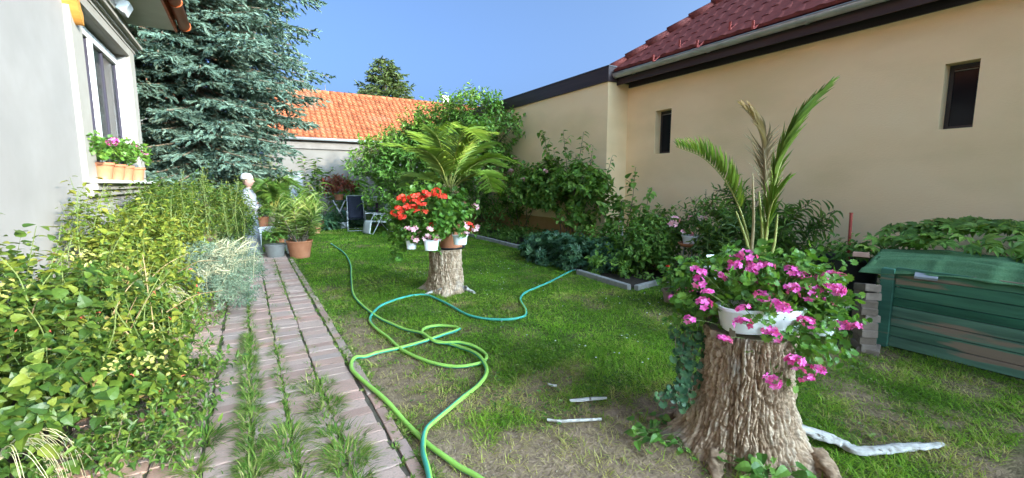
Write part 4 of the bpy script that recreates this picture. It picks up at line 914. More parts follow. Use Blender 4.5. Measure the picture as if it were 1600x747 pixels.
# ================================================================== STUMPS
BARK = mat('bark', [(.17, .105, .065), (.29, .195, .125), (.40, .285, .195), (.47, .37, .275)], 30, .95, bump=.5, bscale=70, source='attr', jit=.25, spec=.1, stain=((.36, .34, .31), .58, .75), sscale=3)
def voro(u, v, nu):
    """wrapped jittered-cell distance: (F2-F1, id) of anisotropic bark plates"""
    ui, vi = np.floor(u).astype(int), np.floor(v).astype(int); d1 = np.full(u.shape, 9.); d2 = np.full(u.shape, 9.); idd = np.zeros(u.shape)
    for a in (-1, 0, 1):
        for b in (-1, 0, 1):
            cu, cv = ui+a, vi+b; w = np.mod(cu, nu)
            px = cu+.15+.7*_h(w, cv, 3+0*cu); py = cv+.1+.8*_h(w, cv, 9+0*cu); d = np.hypot(u-px, v-py)
            nw = d < d1; d2 = np.where(nw, d1, np.minimum(d2, d)); idd = np.where(nw, _h(w, cv, 77+0*cu), idd); d1 = np.where(nw, d, d1)
    return d2-d1, idd
def stump(parent, c, prof, h, flares, plate=(60, 11), depth=.02, n=(300, 110), hollow=None):
    th_ = np.linspace(0, 2*np.pi, n[0], endpoint=False); t = np.linspace(0, 1, n[1]); T, Z = np.meshgrid(t, th_, indexing='ij')
    r = np.interp(T, [q[0] for q in prof], [q[1] for q in prof]); th = Z
    r = r*(1+.10*(fbm(np.cos(th)*1.6+4, np.sin(th)*1.6+4, T*1.2, 2)-.5)*2)
    for (a, ext, wd_, pw) in flares:
        da = np.angle(np.exp(1j*(th-a))); r = r+ext*np.exp(-(da/wd_)**2)*(1-T)**pw
    warp = 2.2*(fbm(np.cos(th)*3, np.sin(th)*3, T*5, 3)-.5)+.9*(fbm(np.cos(th)*9, np.sin(th)*9, T*18, 2)-.5)
    e, idd = voro(th/(2*np.pi)*plate[0]+warp, T*plate[1]*.55+2.2*(vnoise(np.cos(th)*7, np.sin(th)*7, T*3.)), plate[0])
    e2, id2 = voro(th/(2*np.pi)*plate[0]*2+warp*2, T*plate[1]*2.4, plate[0]*2)
    plateh = np.clip(e/.34, 0, 1)**.8; rid = .5*np.clip(e2/.3, 0, 1); fur = np.abs(fbm(np.cos(th)*6+3*warp*.1, np.sin(th)*6, T*1.3, 3)-.5); plateh = plateh-.9*np.exp(-(fur/.022)**2)-.5*np.exp(-(np.abs(vnoise(np.cos(th)*11, np.sin(th)*11, T*16.)-.5)/.02)**2)
    rr = r+depth*(plateh*(.6+.6*idd)+rid*.45-.9)+depth*.5*(vnoise(np.cos(th)*14, np.sin(th)*14, T*60)-.5)
    G = np.stack([c[0]+rr*np.cos(th), c[1]+rr*np.sin(th), c[2]-.03+T*(h+.03)+0*th], -1)
    m = MB(); col = np.clip(.12+.55*idd+.3*(id2-.3)+.25*(plateh-.5), 0, 1); m.grid(G, col.ravel(), wrap=True)
    o = m.build('bark', BARK, parent, smooth=True)
    top = MB(); k = n[0]; ring = G[-1]; cen = ring.mean(0); top.add(np.concatenate([ring-np.array([0, 0, .012]), [cen]]), [(i, (i+1) % k, k) for i in range(k)]); top.build('cut_top', mat('cut_wood', [(.22, .17, .11), (.34, .27, .19)], 12, .9, bump=.4), parent)
    return o
cam_dir = math.atan2(-1.4, -2.45)     # from near stump towards the camera
s1c = np.array([2.42, 1.41, 0.0]); st1 = thing('tree_stump', 'thick rough barked near stump carrying the pink geraniums', 'tree stump', s1c)
stump(st1, s1c, [(0, .35), (.06, .32), (.2, .285), (.5, .252), (.85, .238), (1, .245)], .69,
      [(cam_dir+1.35, .16, .3, 6), (cam_dir-1.3, .07, .3, 6), (cam_dir+.3, .04, .4, 6), (cam_dir-.55, .04, .3, 5), (2.6, .1, .4, 5), (1.1, .1, .4, 5), (cam_dir-2.2, .12, .3, 5)], depth=.019, n=(480, 170), plate=(84, 12))
PALEW = mat('bleached_wood', [(.36, .33, .29), (.52, .49, .45), (.30, .265, .225)], 16, .95, bump=.5, bscale=90, spec=.1, sscale=14, stain=((.10, .075, .055), .60, .68), stretch=(1, 1, 1))
def root(parent, pts, w, name='root', m_=BARK, flat=.6, n=18):
    c = catmull(pts, 14); N_ = len(c); G = []; T = nrm(np.gradient(c, axis=0)); ww = np.interp(np.linspace(0, 1, N_), np.linspace(0, 1, len(w)), w)
    for i in range(N_):
        u = nrm(np.cross(T[i], [0, 0, 1.])); v = np.cross(u, T[i])
        G.append([c[i]+ww[i]*(1+.35*(vnoise(i*.35, k*1.3, 2.)-.5)*2+.3*(vnoise(i*1.1, k*2.9, 5.)-.5)*.5)*(math.cos(a)*u+flat*math.sin(a)*v) for k, a in enumerate(np.linspace(0, 2*np.pi, n, endpoint=False))])
    m = MB(); m.grid(G, .32+.4*(rng.random(N_*n)-.5), wrap=True); m.add(np.array(G[-1]), [tuple(range(n))]); return m.build(name, m_, parent, smooth=True)
root(st1, [s1c+(.20, -.12, .10), s1c+(.30, -.20, .07), at(1310, 690, Z=.03), at(1345, 704, Z=.02), at(1400, 700, Z=.02), at(1440, 697, Z=.018), at(1474, 694, Z=.012)], [.06, .05, .040, .034, .033, .029, .016], m_=PALEW, flat=.45)
root(st1, [s1c+(-.26, .08, .08), at(1060, 648, Z=.02), at(1030, 655, Z=.012), at(1000, 652, Z=0)], [.07, .045, .03, .015], flat=.7)
root(st1, [at(1125, 690, Z=.05), at(1118, 725, Z=.03), at(1122, 760, Z=-.02)], [.05, .04, .02], m_=BARK, flat=.6)
root(st1, [at(1275, 705, Z=.07), at(1300, 740, Z=.03), at(1330, 775, Z=-.03)], [.05, .04, .02], flat=.6)
s2c = np.array([2.36, 5.80, 0.0]); st2 = thing('tree_stump', 'grey far stump in mid lawn under the red geranium pot and green palm', 'tree stump', s2c)
stump(st2, s2c, [(0, .285), (.1, .255), (.5, .232), (1, .225)], .60, [(cam_dir+.6, .16, .35, 7), (cam_dir-1.2, .22, .25, 7), (cam_dir+1.5, .05, .3, 5), (1.2, .1, .3, 5)], plate=(38, 7), depth=.022, n=(220, 80))
root(st2, [s2c+(.2, -.2, .05), at(730, 452, Z=.02), at(742, 458, Z=.005)], [.05, .035, .02], m_=PALEW)
root(st2, [s2c+(-.12, -.22, .06), at(678, 455, Z=.02), at(662, 462, Z=.005)], [.06, .045, .02], m_=PALEW)
# planters on the near stump
D1 = 2.62
def trough(label, c, ax_, L, wd_, h, m_=WHITE_PLASTIC):
    t = thing('planter', label, 'planter', c); m = MB(); n = 36; ax_ = nrm(np.array(ax_)); ay = np.array([-ax_[1], ax_[0], 0])
    def ringp(s_, z): return [np.array(c)+ax_*(L/2*s_*np.sign(math.cos(a))*abs(math.cos(a))**.55)+ay*(wd_/2*s_*np.sign(math.sin(a))*abs(math.sin(a))**.8)+np.array([0, 0, z]) for a in np.linspace(0, 2*np.pi, n, endpoint=False)]
    m.grid([ringp(.02, 0), ringp(.84, 0), ringp(.88, .01), ringp(.985, h-.018), ringp(1.03, h-.016), ringp(1.03, h), ringp(.97, h), ringp(.92, h*.7)], wrap=True); m.build('pot', m_, t, smooth=True).data.set_sharp_from_angle(angle=R(40))
    m = MB(); m.grid([ringp(.02, h*.8), ringp(.94, h*.78)], wrap=True); m.build('soil', SOIL, t); return t
rt = (_rt[0], _rt[1], 0)
tr1 = trough('white oval planter on the near stump overflowing with bright pink ivy geraniums', at(1185, 515, D=2.42), nrm(np.array(rt)+np.array([0.05, -.1, 0])), .44, .22, .135)
tr2 = trough('second white planter at the right edge of the near stump behind hanging flowers', at(1262, 512, D=2.62), (.5, .86, 0), .36, .17, .12)
m = MB(); a = at(1145, 515, D=2.37); m.box(a+np.array([0, 0, -.035]), (.025, .03, .09), rz=.4); o = m.build('wooden_peg', STEM_B); tag(o, 'short brown wooden peg under the white oval planter on the stump', 'peg')
pf = [blob(1120, 455, .17, D=2.55), blob(1165, 452, .17, D=2.5), blob(1215, 455, .19, D=2.55), blob(1258, 465, .17, D=2.55), blob(1288, 490, .12, D=2.6), blob(1255, 520, .15, D=2.42), blob(1225, 545, .11, D=2.36), blob(1090, 470, .13, D=2.6), blob(1205, 580, .07, D=2.31), blob(1190, 555, .06, D=2.3), blob(1240, 575, .08, D=2.34), blob(1205, 505, .09, D=2.34), blob(1170, 490, .06, D=2.34), blob(1285, 520, .08, D=2.6), blob(1085, 500, .1, D=2.62), blob(1268, 490, .13, D=2.5)]
ge = bush('ivy_geranium', 'bright pink ivy geraniums trailing over the white planters on the near stump', 'flowering plant', s1c+np.array([0, 0, .7]), pf, 400, .1, 6, LOBED, G_PELAR, .046, 1.05, n_single=300, seed=21, nst=0, stem_r=.009, stem_mat=STEM_G, zmin=-.8, face=.6)
hp_ = []
for (px, py) in ((1083, 424), (1097, 436), (1080, 494), (1099, 482), (1130, 426), (1139, 437), (1178, 427), (1171, 428), (1203, 421), (1229, 424), (1248, 428), (1228, 449), (1238, 453), (1272, 452), (1262, 458), (1284, 437), (1302, 455), (1318, 438), (1312, 462), (1160, 481), (1213, 478), (1156, 508), (1212, 474), (1200, 522), (1208, 526), (1252, 503), (1266, 508), (1318, 503), (1335, 514), (1301, 474), (1240, 561), (1248, 565), (1270, 573), (1264, 591), (1277, 583), (1203, 598), (1128, 528), (1146, 404), (1168, 400), (1175, 416), (1148, 415), (1290, 452), (1308, 447), (1294, 433), (1243, 436), (1258, 432), (1192, 437), (1188, 462), (1110, 452)):
    dd = 2.42-.10*(py > 440) if py < 470 else 2.20 if 1110 < px < 1295 else 2.36
    hp_.append(at(px, py, D=dd)+rng.normal(0, .012, 3))
heads(ge, 'pink', hp_, .036, at(1200, 490, D=2.5))
G_IVY = G_BLUE
iv = thing('ivy', 'grey green ivy hanging down the left side of the near stump to the grass', 'ivy', at(1065, 630, Z=0.0))
Pi, Ai, Ni = [], [], []
for k in range(8):
    x0 = 1085+rng.normal(0, 10); pts = [at(x0, 500, D=2.6), at(x0-10+rng.normal(0, 8), 545, D=2.58), at(1072+rng.normal(0, 12), 590, D=2.56), at(1050+rng.normal(0, 15), 622+rng.normal(0, 6), D=2.52)]
    c = catmull(pts, 8); m = MB(); m.tube(c, .003, 4, False); m.build('vine', STEM_B, iv); P, A, N = stem_leaf_arrays(c, .022, 0, .6); N = N+np.array([-.6, -.9, 0]); Pi.append(P+rng.normal(0, .012, P.shape)); Ai.append(A); Ni.append(N)
leafy(iv, LOBED, G_IVY, np.concatenate(Pi), np.concatenate(Ai), np.concatenate(Ni), .045, .045, n_single=290)
def base_plant(label, spots, L, px, py):
    t = thing('leafy_weed', label, 'plant', at(px, py, Z=0)); P, A, N = [], [], []
    for (x, y, z) in spots:
        c = at(x, y, Z=z); P.append(c); a = rng.uniform(0, 6.28); A.append([math.cos(a), math.sin(a), -.1]); N.append([rng.normal(-.2, .3), rng.normal(-.4, .3), 1]); b0 = at(px, py, Z=0)
        m = MB(); m.tube(catmull([b0+rng.normal(0, .02, 3)*np.array([1, 1, 0]), (b0+c)/2+np.array([0, 0, .02]), c], 3), .002, 4, False); m.build('stalk', STEM_G, t)
    singles('leaf', t, HEART, G_PELAR[1], np.array(P), np.array(A), np.array(N), np.full(len(P), L), np.full(len(P), L*.72))
base_plant('broad leaved weeds in the bare grass left of the near stump', [(rng.normal(1022, 22), rng.normal(668, 16), rng.uniform(.03, .1)) for _ in range(34)], .062, 1020, 685)
base_plant('big rounded bright green leaves at the foot of the near stump', [(rng.normal(1195, 32), rng.normal(722, 14), rng.uniform(.03, .13)) for _ in range(34)], .075, 1195, 745)
base_plant('small weed with two leaves in the shadow right of the bark root', [(rng.normal(1065, 14), rng.normal(690, 8), rng.uniform(.02, .06)) for _ in range(12)], .045, 1065, 698)
# palm growing on the near stump
pp = at(1184, 440, D=2.68); pm = thing('palm', 'sparse young palm with a dry brown centre frond rising above the near stump', 'palm', pp-np.array([0, 0, .12]))
pot_parts(pm, tuple(pp-np.array([0, 0, .14])), .09, .13, .17, TERRA)
def F(pts, D=2.68, dd=None): return [at(x, y, D=D+(0 if dd is None else dd*i/(len(pts)-1))) for i, (x, y) in enumerate(pts)]
frond(pm, F([(1180, 425), (1162, 345), (1138, 290), (1100, 248), (1056, 229)], dd=.1), 30, .20, .0085, G_PALM, .008, start=.42, vee=1.5, lean=.45, sweep=.8)
frond(pm, F([(1192, 425), (1203, 330), (1218, 260), (1250, 190), (1299, 131)], dd=-.1), 40, .24, .0085, G_PALM, .009, start=.36, vee=.4, lean=.30, sweep=1.25)
frond(pm, F([(1187, 425), (1196, 320), (1194, 240), (1182, 195), (1158, 164)], dd=.05), 34, .20, .0085, G_PALMD, .009, start=.45, dry=True, vee=.9, lean=.5, sweep=.95)
frond(pm, F([(1190, 425), (1198, 360), (1206, 320), (1228, 287)], dd=-.2), 20, .22, .010, G_PALM, .007, start=.35, vee=.5, lean=.25, sweep=1.4)
frond(pm, F([(1186, 425), (1192, 370), (1200, 330), (1212, 250)], dd=.1), 24, .16, .010, G_PALMD, .006, start=.5, dry=True, lean=.3, sweep=1.3)
for (a, b_) in (((1175, 425), (1150, 330)), ((1188, 425), (1186, 300)), ((1197, 425), (1215, 335)), ((1182, 425), (1196, 340)), ((1171, 425), (1176, 270))):
    m = MB(); m.tube(catmull(F([a, ((a[0]+b_[0])/2+4, (a[1]+b_[1])/2), b_]), 6), np.linspace(.013, .005, 13), 6); m.build('leaf_stalk', PALM_ST if b_[0] != 1176 else G_PALMD[0], pm, smooth=True)
lab = MB(); lab.box(at(1110, 402, D=3.0), (.05, .003, .036), rz=-.5, rx=-.25); o = lab.build('plant_label', WHITE_PLASTIC); tag(o, 'small white plant tag standing among the pink geraniums', 'plant tag')
g_ = MB(); g_.box(at(1110, 403, D=2.995), (.026, .004, .016), rz=-.5, rx=-.25); g_.build('label_print', mat('tag_print', [(.10, .2, .08)]), o)
m = MB(); m.tube([at(1110, 408, D=3.0), at(1113, 440, D=3.0)], .003, 5); m.build('label_stick', WHITE_PLASTIC, o)
t = thing('small_pot', 'small white square pot half hidden behind the pink geraniums', 'flower pot', at(1113, 435, D=3.05)); m = MB(); m.box(at(1114, 426, D=3.05), (.09, .09, .085), rz=-.4, ch=.008); m.build('pot', WHITE_PLASTIC, t)

# far stump: terracotta pot, palm, red geraniums, white hanging pots
c2 = (2.44, 5.80, .60); gp_ = thing('geranium_pot', 'terracotta pot of red geraniums standing on the far stump', 'flower pot', c2)
pot_parts(gp_, c2, .165, .205, .40, TERRA)
m = MB(); m.lathe([(0, -.012), (.2, -.012), (.215, .012), (.205, .014), (.19, 0)], 26, (c2[0], c2[1], c2[2]+.012)); m.build('saucer', BLACK_PLASTIC, gp_)
D2 = 5.85
rb = [blob(655, 330, .26, D=5.8), blob(690, 330, .27, D=5.7), blob(670, 350, .25, D=5.6), blob(640, 350, .24, D=5.75), blob(655, 372, .18, D=5.6), blob(632, 375, .14, D=5.7), blob(700, 345, .18, D=5.55), blob(672, 378, .12, D=5.55), blob(625, 395, .08, D=5.75), blob(712, 330, .15, D=5.7)]
P, A, N, s0, e0 = bush_arrays(rb, 420, .12, 6, zmin=-.7, face=.6)
leafy(gp_, LOBED, G_PELAR, P, A, N, .07, .07, n_single=180); m = MB(); twig_mesh(m, s0, e0, .003); m.build('twig', STEM_G, gp_, kind='stuff')
heads(gp_, 'red', [at(x, y, D=5.36) for x, y in ((627, 309), (635, 313), (644, 307), (651, 306), (664, 308), (667, 303), (659, 311), (623, 325), (632, 327), (618, 334), (629, 339), (651, 331), (664, 331), (650, 316), (640, 322), (661, 319), (675, 354), (681, 300), (691, 307), (646, 324))], .052, at(665, 350, D=5.6))
pa = at(703, 302, D=5.9); palm2 = thing('palm', 'full green palm with arching fronds growing from the pot on the far stump', 'palm', pa-np.array([0, 0, .35]))
def F2(pts, dd=0, D=5.9): return [at(x, y, D=D+dd*i/(len(pts)-1)) for i, (x, y) in enumerate(pts)]
for (pts, dd) in (([(700, 295), (680, 262), (650, 238), (600, 226)], .1), ([(700, 295), (686, 250), (668, 222), (642, 206)], .4), ([(701, 295), (692, 245), (684, 215), (668, 198)], -.4), ([(702, 294), (705, 245), (716, 212), (740, 196)], .2),
                  ([(704, 295), (722, 258), (748, 232), (778, 225)], .5), ([(704, 296), (735, 262), (770, 247), (812, 256)], -.1), ([(705, 297), (732, 276), (758, 273), (770, 300)], -.5), ([(700, 297), (672, 280), (650, 275), (632, 292)], .8), ([(702, 294), (712, 240), (728, 205), (755, 220)], -.7), ([(701, 295), (690, 262), (672, 240), (645, 232)], -.7), ([(703, 295), (720, 250), (744, 215), (772, 208)], -.3), ([(701, 294), (696, 250), (697, 215), (705, 192)], .6), ([(704, 296), (728, 268), (752, 252), (790, 262)], .9)):
    frond(palm2, F2(pts, dd), 34, .36, .0095, G_PALM, .010, start=.2, vee=.35, lean=1.0, sweep=.62)
for i in range(22):
    a = R(20+140*i/21)+rng.normal(0, .08); d = rt[0]*math.cos(a), rt[1]*math.cos(a), math.sin(a); d = np.array(d)+np.array([-.3, -.4, 0])*rng.uniform(-.6, .8)
    m = MB(); L = rng.uniform(.13, .24); b0 = pa+np.array([0, 0, -.06]); m.tube(catmull([b0, b0+d*L*.6, b0+d*L+np.array([0, 0, -.03])], 4), np.linspace(.02, .008, 9), 5); m.build('old_frond_base', G_PALMD[0], palm2, smooth=True)
m = MB(); m.lathe([(.09, -.36), (.10, -.2), (.12, -.1), (.07, 0.02)], 14, pa, cap1=True); m.build('trunk', STEM_B, palm2, smooth=True)
def hang_pot(label, x, y, D, w, h, hook=None, fl=3, rz=0):
    c = at(x, y, D=D); t = thing('hanging_pot', label, 'flower pot', c, 'white pots hung round the far stump'); m = MB(); m.lathe([(0, 0), (.8, 0), (.97, h*.93), (1.05, h*.93), (1.05, h), (.95, h), (.88, h*.6)], 24, tuple(c), sx=w/2, sy=w*.32, rz=-YAW+rz)
    # lathe radii are unit, scaled by sx and sy
    m.build('pot', WHITE_PLASTIC, t); s_ = MB(); s_.lathe([(.01, h*.85), (.93, h*.83)], 20, tuple(c), sx=w/2, sy=w*.32, rz=-YAW+rz); s_.build('soil', SOIL, t)
    P, A, N, s0, e0 = bush_arrays([(c[0], c[1], c[2]+h+.06, w*.4, w*.4, .1)], 22, .1, 5, zmin=-.2); leafy(t, OVAL, G_PELAR, P, A, N, .05, .03)
    pts = [c+np.array([rng.uniform(-.5, .5)*w, -.08+rng.uniform(-.1, .05), h+rng.uniform(-.08, .2)]) for _ in range(fl)]; heads(t, 'pale', pts, .05)
    if hook is not None:
        for sg in (-1, 1):
            m = MB(); m.tube([c+np.array(rt)*w*.5*sg+np.array([0, 0, h]), hook], .005, 5); m.build('hanger', WHITE_PLASTIC, t)
hang_pot('smallest white pot with pale pink flowers at the left of the far stump', 643, 389, 5.5, .14, .13, fl=5)
hang_pot('white trough against the front of the terracotta geranium pot', 674, 391, 5.42, .19, .13, fl=3, rz=.25)
hang_pot('white pot with pink flowers hanging by white straps right of the far stump', 719, 382, 5.75, .20, .12, hook=at(710, 322, D=5.75), fl=2)
t = thing('petunia', 'pink and red flowers hanging out to the right of the far stump pots', 'flowering plant', at(735, 370, D=5.8)); P, A, N, s0, e0 = bush_arrays([blob(725, 358, .1, D=5.8), blob(715, 340, .14, D=5.8)], 40, .12, 5); leafy(t, OVAL, G_PELAR, P, A, N, .05, .03); m = MB(); twig_mesh(m, s0, e0, .003); m.build('twig', STEM_G, t, kind='stuff')
heads(t, 'red', [at(732, 350, D=5.75), at(735, 357, D=5.75)], .055); heads(t, 'pale', [at(744, 357, D=5.75), at(729, 367, D=5.7), at(721, 320, D=5.8), at(740, 324, D=5.8), at(722, 337, D=5.7)], .05)

# ================================================================== HOSES
def hose_mat():
    m = bpy.data.materials.new('garden_hose'); m.use_nodes = True; N = m.node_tree.nodes; K = m.node_tree.links; b = N['Principled BSDF']; b.inputs['Roughness'].default_value = .5; b.inputs['Specular IOR Level'].default_value = .2
    a = N.new('ShaderNodeAttribute'); a.attribute_name = 'rnd'; r = ramp(N, [(.28, .50, .09), (.28, .50, .09), (.09, .38, .22), (.06, .33, .25)], 'LINEAR'); r.color_ramp.elements[1].position = .5; r.color_ramp.elements[2].position = .56; r.color_ramp.elements[3].position = 1
    K.new(a.outputs['Fac'], r.inputs[0]); K.new(r.outputs[0], b.inputs['Base Color']); return m
HOSE = hose_mat()
def hose(label, pts, r, lift, twist0, twist, fit=None):
    g_ = [at(500+x/1.9304, 360+y/1.9304, Z=r*.8) for x, y in pts]; c = catmull(g_, 14); N_ = len(c); n = 12
    z = gz(c[:, 0], c[:, 1])+r+.010
    for (i0, w_, hh) in lift:
        i = i0*14; z = z+hh*np.exp(-((np.arange(N_)-i)/w_)**2)
    z = np.maximum(z, np.where(c[:, 0] < .735, .052+r, 0)); z = np.convolve(np.pad(z, 6, 'edge'), np.hanning(15)[1:-1]/np.hanning(15).sum(), 'valid'); c[:, 2] = z; T = nrm(np.gradient(c, axis=0)); V = []; rn = []
    tw = np.interp(np.linspace(0, 1, N_), np.linspace(0, 1, len(twist)), twist)+twist0
    for i in range(N_):
        u = nrm(np.cross(T[i], [0, 0, 1.])); v = np.cross(u, T[i])
        for k in range(n):
            a = 2*np.pi*k/n; V.append(c[i]+r*(math.cos(a)*u+math.sin(a)*v)); rn.append(np.clip(.42+.9*math.cos(a-tw[i]), 0, 1))
    m = MB(); m.grid(np.array(V).reshape(N_, n, 3), np.array(rn), wrap=True); m.add(V[-n:], [tuple(range(n))], 1); m.add(V[:n], [tuple(range(n))[::-1]], 1)
    o = m.build('garden_hose', HOSE, None, smooth=True); tag(o, label, 'hose')
    if fit:
        for e, d in ((0, c[0]-c[1]), (-1, c[-1]-c[-2])):
            m = MB(); d = nrm(d); m.tube([c[e], c[e]+d*.06, c[e]+d*.062, c[e]+d*.10], [r*1.3, r*1.3, r*.8, r*.7], 10); m.build('connector', ZINC, o, smooth=True)
hose('green and teal hose lying open ended from far left lawn to the creeper mound',
     [(35, 42), (72, 70), (92, 105), (95, 150), (105, 205), (160, 255), (235, 293), (305, 320), (350, 345), (425, 348), (480, 362), (503, 382), (478, 405), (420, 413), (340, 403), (255, 368), (205, 325), (162, 292), (152, 265), (185, 232), (250, 207), (318, 198), (380, 222), (450, 258), (540, 272), (608, 265), (621, 245), (604, 212), (625, 188), (690, 160), (740, 133), (768, 122)], 0.0145, [(7.3, 10, .03), (12.5, 8, .0), (17, 12, .0), (9, 10, .025)], 0, [.6, .3, -.9, -1.5, -1.5, -1.5, -1.2, .7, 1.1, .5, .1, 1.0, 1.2], fit=True)
hose('lime green hose looping in the front lawn with both ends leaving the bottom of view',
     [(540, 800), (470, 747), (400, 705), (330, 655), (230, 560), (120, 465), (95, 430), (110, 400), (170, 375), (250, 355), (345, 334), (405, 318), (421, 305), (405, 294), (360, 290), (318, 297), (308, 312), (330, 332), (400, 348), (455, 372), (492, 402), (503, 432), (480, 470), (420, 520), (350, 585), (318, 630), (312, 690), (325, 747), (335, 800)], 0.0155, [(10.5, 10, .036), (11.5, 8, .03), (3, 6, .0), (25, 14, .038), (19.5, 10, .03)], 0, [-1.5, -1.5, -1.4, -1.4, -1.2, -.6, -1.4, -1.5, -1.2, -.4, .5, .6, .5])
def chip(label, pts, w):
    c = catmull([at(x, y, Z=.02) for x, y in pts], 6); n = len(c); m = MB(); T = nrm(np.gradient(c, axis=0)); u = nrm(np.cross(T, [0, 0, 1.])); ww = w*np.sin(np.linspace(.25, 2.9, n))**.7
    G = [[c[i]+u[i]*ww[i]*a+np.array([0, 0, b]) for a, b in ((-1, .0), (-.5, .012), (.4, .016), (1, .003), (.3, -.006))] for i in range(n)]; m.grid(G, wrap=True); o = m.build('wood_chip', PALEW, None, smooth=True); tag(o, label, 'wood chip', 'pale wood splinters on the lawn')
chip('short tiny pale splinter on the lawn, farthest of the three', [(856, 601), (862, 603), (870, 604)], .012)
chip('wedge shaped pale splinter with thin tail, middle of the three on the lawn', [(890, 627), (905, 626), (925, 624), (948, 623)], .024)
chip('long thin pale splinter nearest the camera on the bare lawn', [(855, 657), (875, 659), (900, 658), (940, 656)], .011)

# ================================================================== RAISED BED, TUB, CURBS on the right
GREEN_W = mat('green_paint_wood', [(.035, .135, .085), (.055, .165, .11), (.07, .19, .13)], 3, .55, bump=.35, bscale=14, stretch=(1, .35, 5), source='object', jit=.25, stain=((.30, .20, .13), .60, .66), sscale=2.0)
GREEN_P = mat('green_plank', [(.035, .135, .075), (.065, .175, .105), (.14, .235, .165)], 2.5, .7, bump=.5, bscale=10, stretch=(6, .6, 6), source='object', jit=.35, stain=((.30, .215, .15), .585, .625), sscale=1.3)
bx = 5.03
rbx = thing('raised_bed', 'weathered green painted wooden raised bed against the cream wall at right', 'raised bed', (6, .3, 0))
zz = .015; hs = (.10, .095, .085, .10, .08, .10, .095, .09)
for i, hh in enumerate(hs):
    m = MB(); b = random.uniform(-.004, .004); m.span(bx+b, bx+.03+b, -1.6, 1.60, zz, zz+hh-.007, ch=.003); o = m.build('plank', GREEN_P, rbx); o.rotation_euler = (random.uniform(-.002, .002), 0, 0); zz += hh
ztop = zz
for i in range(6): m = MB(); m.span(bx+.06, 7.2, 1.555, 1.585, .03+i*.118, .03+i*.118+.11, ch=.003); m.build('plank', GREEN_P, rbx)
m = MB(); m.span(bx-.035, bx+.055, 1.605, 1.70, 0, .735, ch=.006); m.build('post', GREEN_W, rbx); m = MB(); m.span(7.2, 7.28, 1.56, 1.64, 0, .72, ch=.006); m.build('post', GREEN_W, rbx)
m = MB(); m.span(bx+.035, 7.2, -1.6, 1.55, 0, ztop-.12); m.build('soil', SOIL, rbx)
# green shade cloth folded over the front edge
NET = mat('shade_cloth', [(.075, .18, .08), (.13, .245, .12)], 90, .85, bump=.5, bscale=160, spec=.15)
ysn = np.linspace(1.86, -1.5, 150); G = []
for j in range(40):
    v = j/39; row = []
    for y in ysn:
        e_ = .05*(fbm(y*4, 1., 3.)-.5)+.02*(vnoise(y*17, 2., 3.)-.5); yy_ = y+(.10*(fbm(v*5, 3., 7.)-.5) if y > 1.8 else 0)
        xx = bx-.035+e_+.60*v; ph = v*26+4*fbm(y*.8, v*2, 3.); w_ = .5+fbm(y*1.1, v*3, 2.)
        zc = .785+.085*math.sin(min(1, v*1.5)*1.57)+.016*math.sin(ph)*w_+.010*math.sin(ph*2.3+y*3)+.05*(fbm(y*1.7, v*2.5, 6.)-.5)
        if v < .16: zc -= (.16-v)*(.35+.35*fbm(y*2.2, 0, 9.))
        zc -= .05*np.clip((y-1.4)*2, 0, 1)
        row.append((xx, yy_, zc))
    G.append(row)
m = MB(); m.grid(G); o = m.build('shade_cloth', NET, None, smooth=True); md = o.modifiers.new('t', 'SOLIDIFY'); md.thickness = .006; tag(o, 'rumpled green shade cloth lying along the top of the raised bed', 'shade cloth')
# creeper over the bed
cr = thing('strawberry_creeper', 'leafy green creeper covering the back of the raised bed below the wall', 'creeper', (6.2, .6, .75))
n = 900; x = rng.uniform(5.35, 7.2, n); y = rng.uniform(-1.5, 2.0, n); z = .86+.13*np.clip((x-5.4)*2, 0, 1)+.10*np.exp(-((y-1.3)/.6)**2)+.13*(fbm(x*2.2, y*2.2, 8.)-.4)
a = rng.uniform(0, 6.28, n); A = np.stack([np.cos(a)-.4, np.sin(a)-.1, rng.normal(-.15, .25, n)], 1); N = np.stack([rng.normal(-.45, .3, n), rng.normal(-.15, .3, n), np.ones(n)], 1)
leafy(cr, FIVE, (G_DARK[0], G_SHRUB[1]), np.stack([x, y, z], 1), A, N, .14, .14, n_single=290)
P, A, N, s0, e0 = bush_arrays([(6.2, .2, .8, .8, 1.7, .12)], 200, .15, 4); m = MB(); twig_mesh(m, s0, e0, .003); m.build('stem', STEM_G, cr, kind='stuff')
# tub with strawberry plants
tc_ = at(1318, 455, X=5.62); tb = thing('black_tub', 'large black plastic tub behind the stacked pavers with leafy plants', 'tub', (tc_[0], tc_[1], 0))
pot_parts(tb, (tc_[0], tc_[1], 0), .24, .29, .70, BLACK_PLASTIC, rim=.015, n=36)
P, A, N, s0, e0 = bush_arrays([(tc_[0], tc_[1], .70, .26, .26, .10), (tc_[0]+.1, tc_[1]-.25, .72, .25, .2, .1)], 80, .13, 5, zmin=.0); sb = thing('strawberry_plant', 'small green plants filling the black tub', 'plant', (tc_[0], tc_[1], .66)); leafy(sb, OVAL, G_PELAR, P, A, N, .065, .042, n_single=120)
m = MB(); c = at(1297, 398, X=6.3); m.lathe([(0, -.5), (.10, -.5), (.13, 0), (.14, 0), (.14, .02), (.12, .02), (.11, -.06)], 22, tuple(c)); t = m.build('black_pot', BLACK_PLASTIC, None); tag(t, 'smaller black pot behind the black tub near the cream wall', 'flower pot')
m = MB(); a, b = at(1327, 392, X=5.75), at(1330, 334, X=5.75); m.tube([(a[0], a[1], .5), b], .016, 10); m.tube([b, b+np.array([0, 0, .012])], .019, 10); o = m.build('red_stick', REDM, None); tag(o, 'slim red stake standing behind the black tub', 'stake')
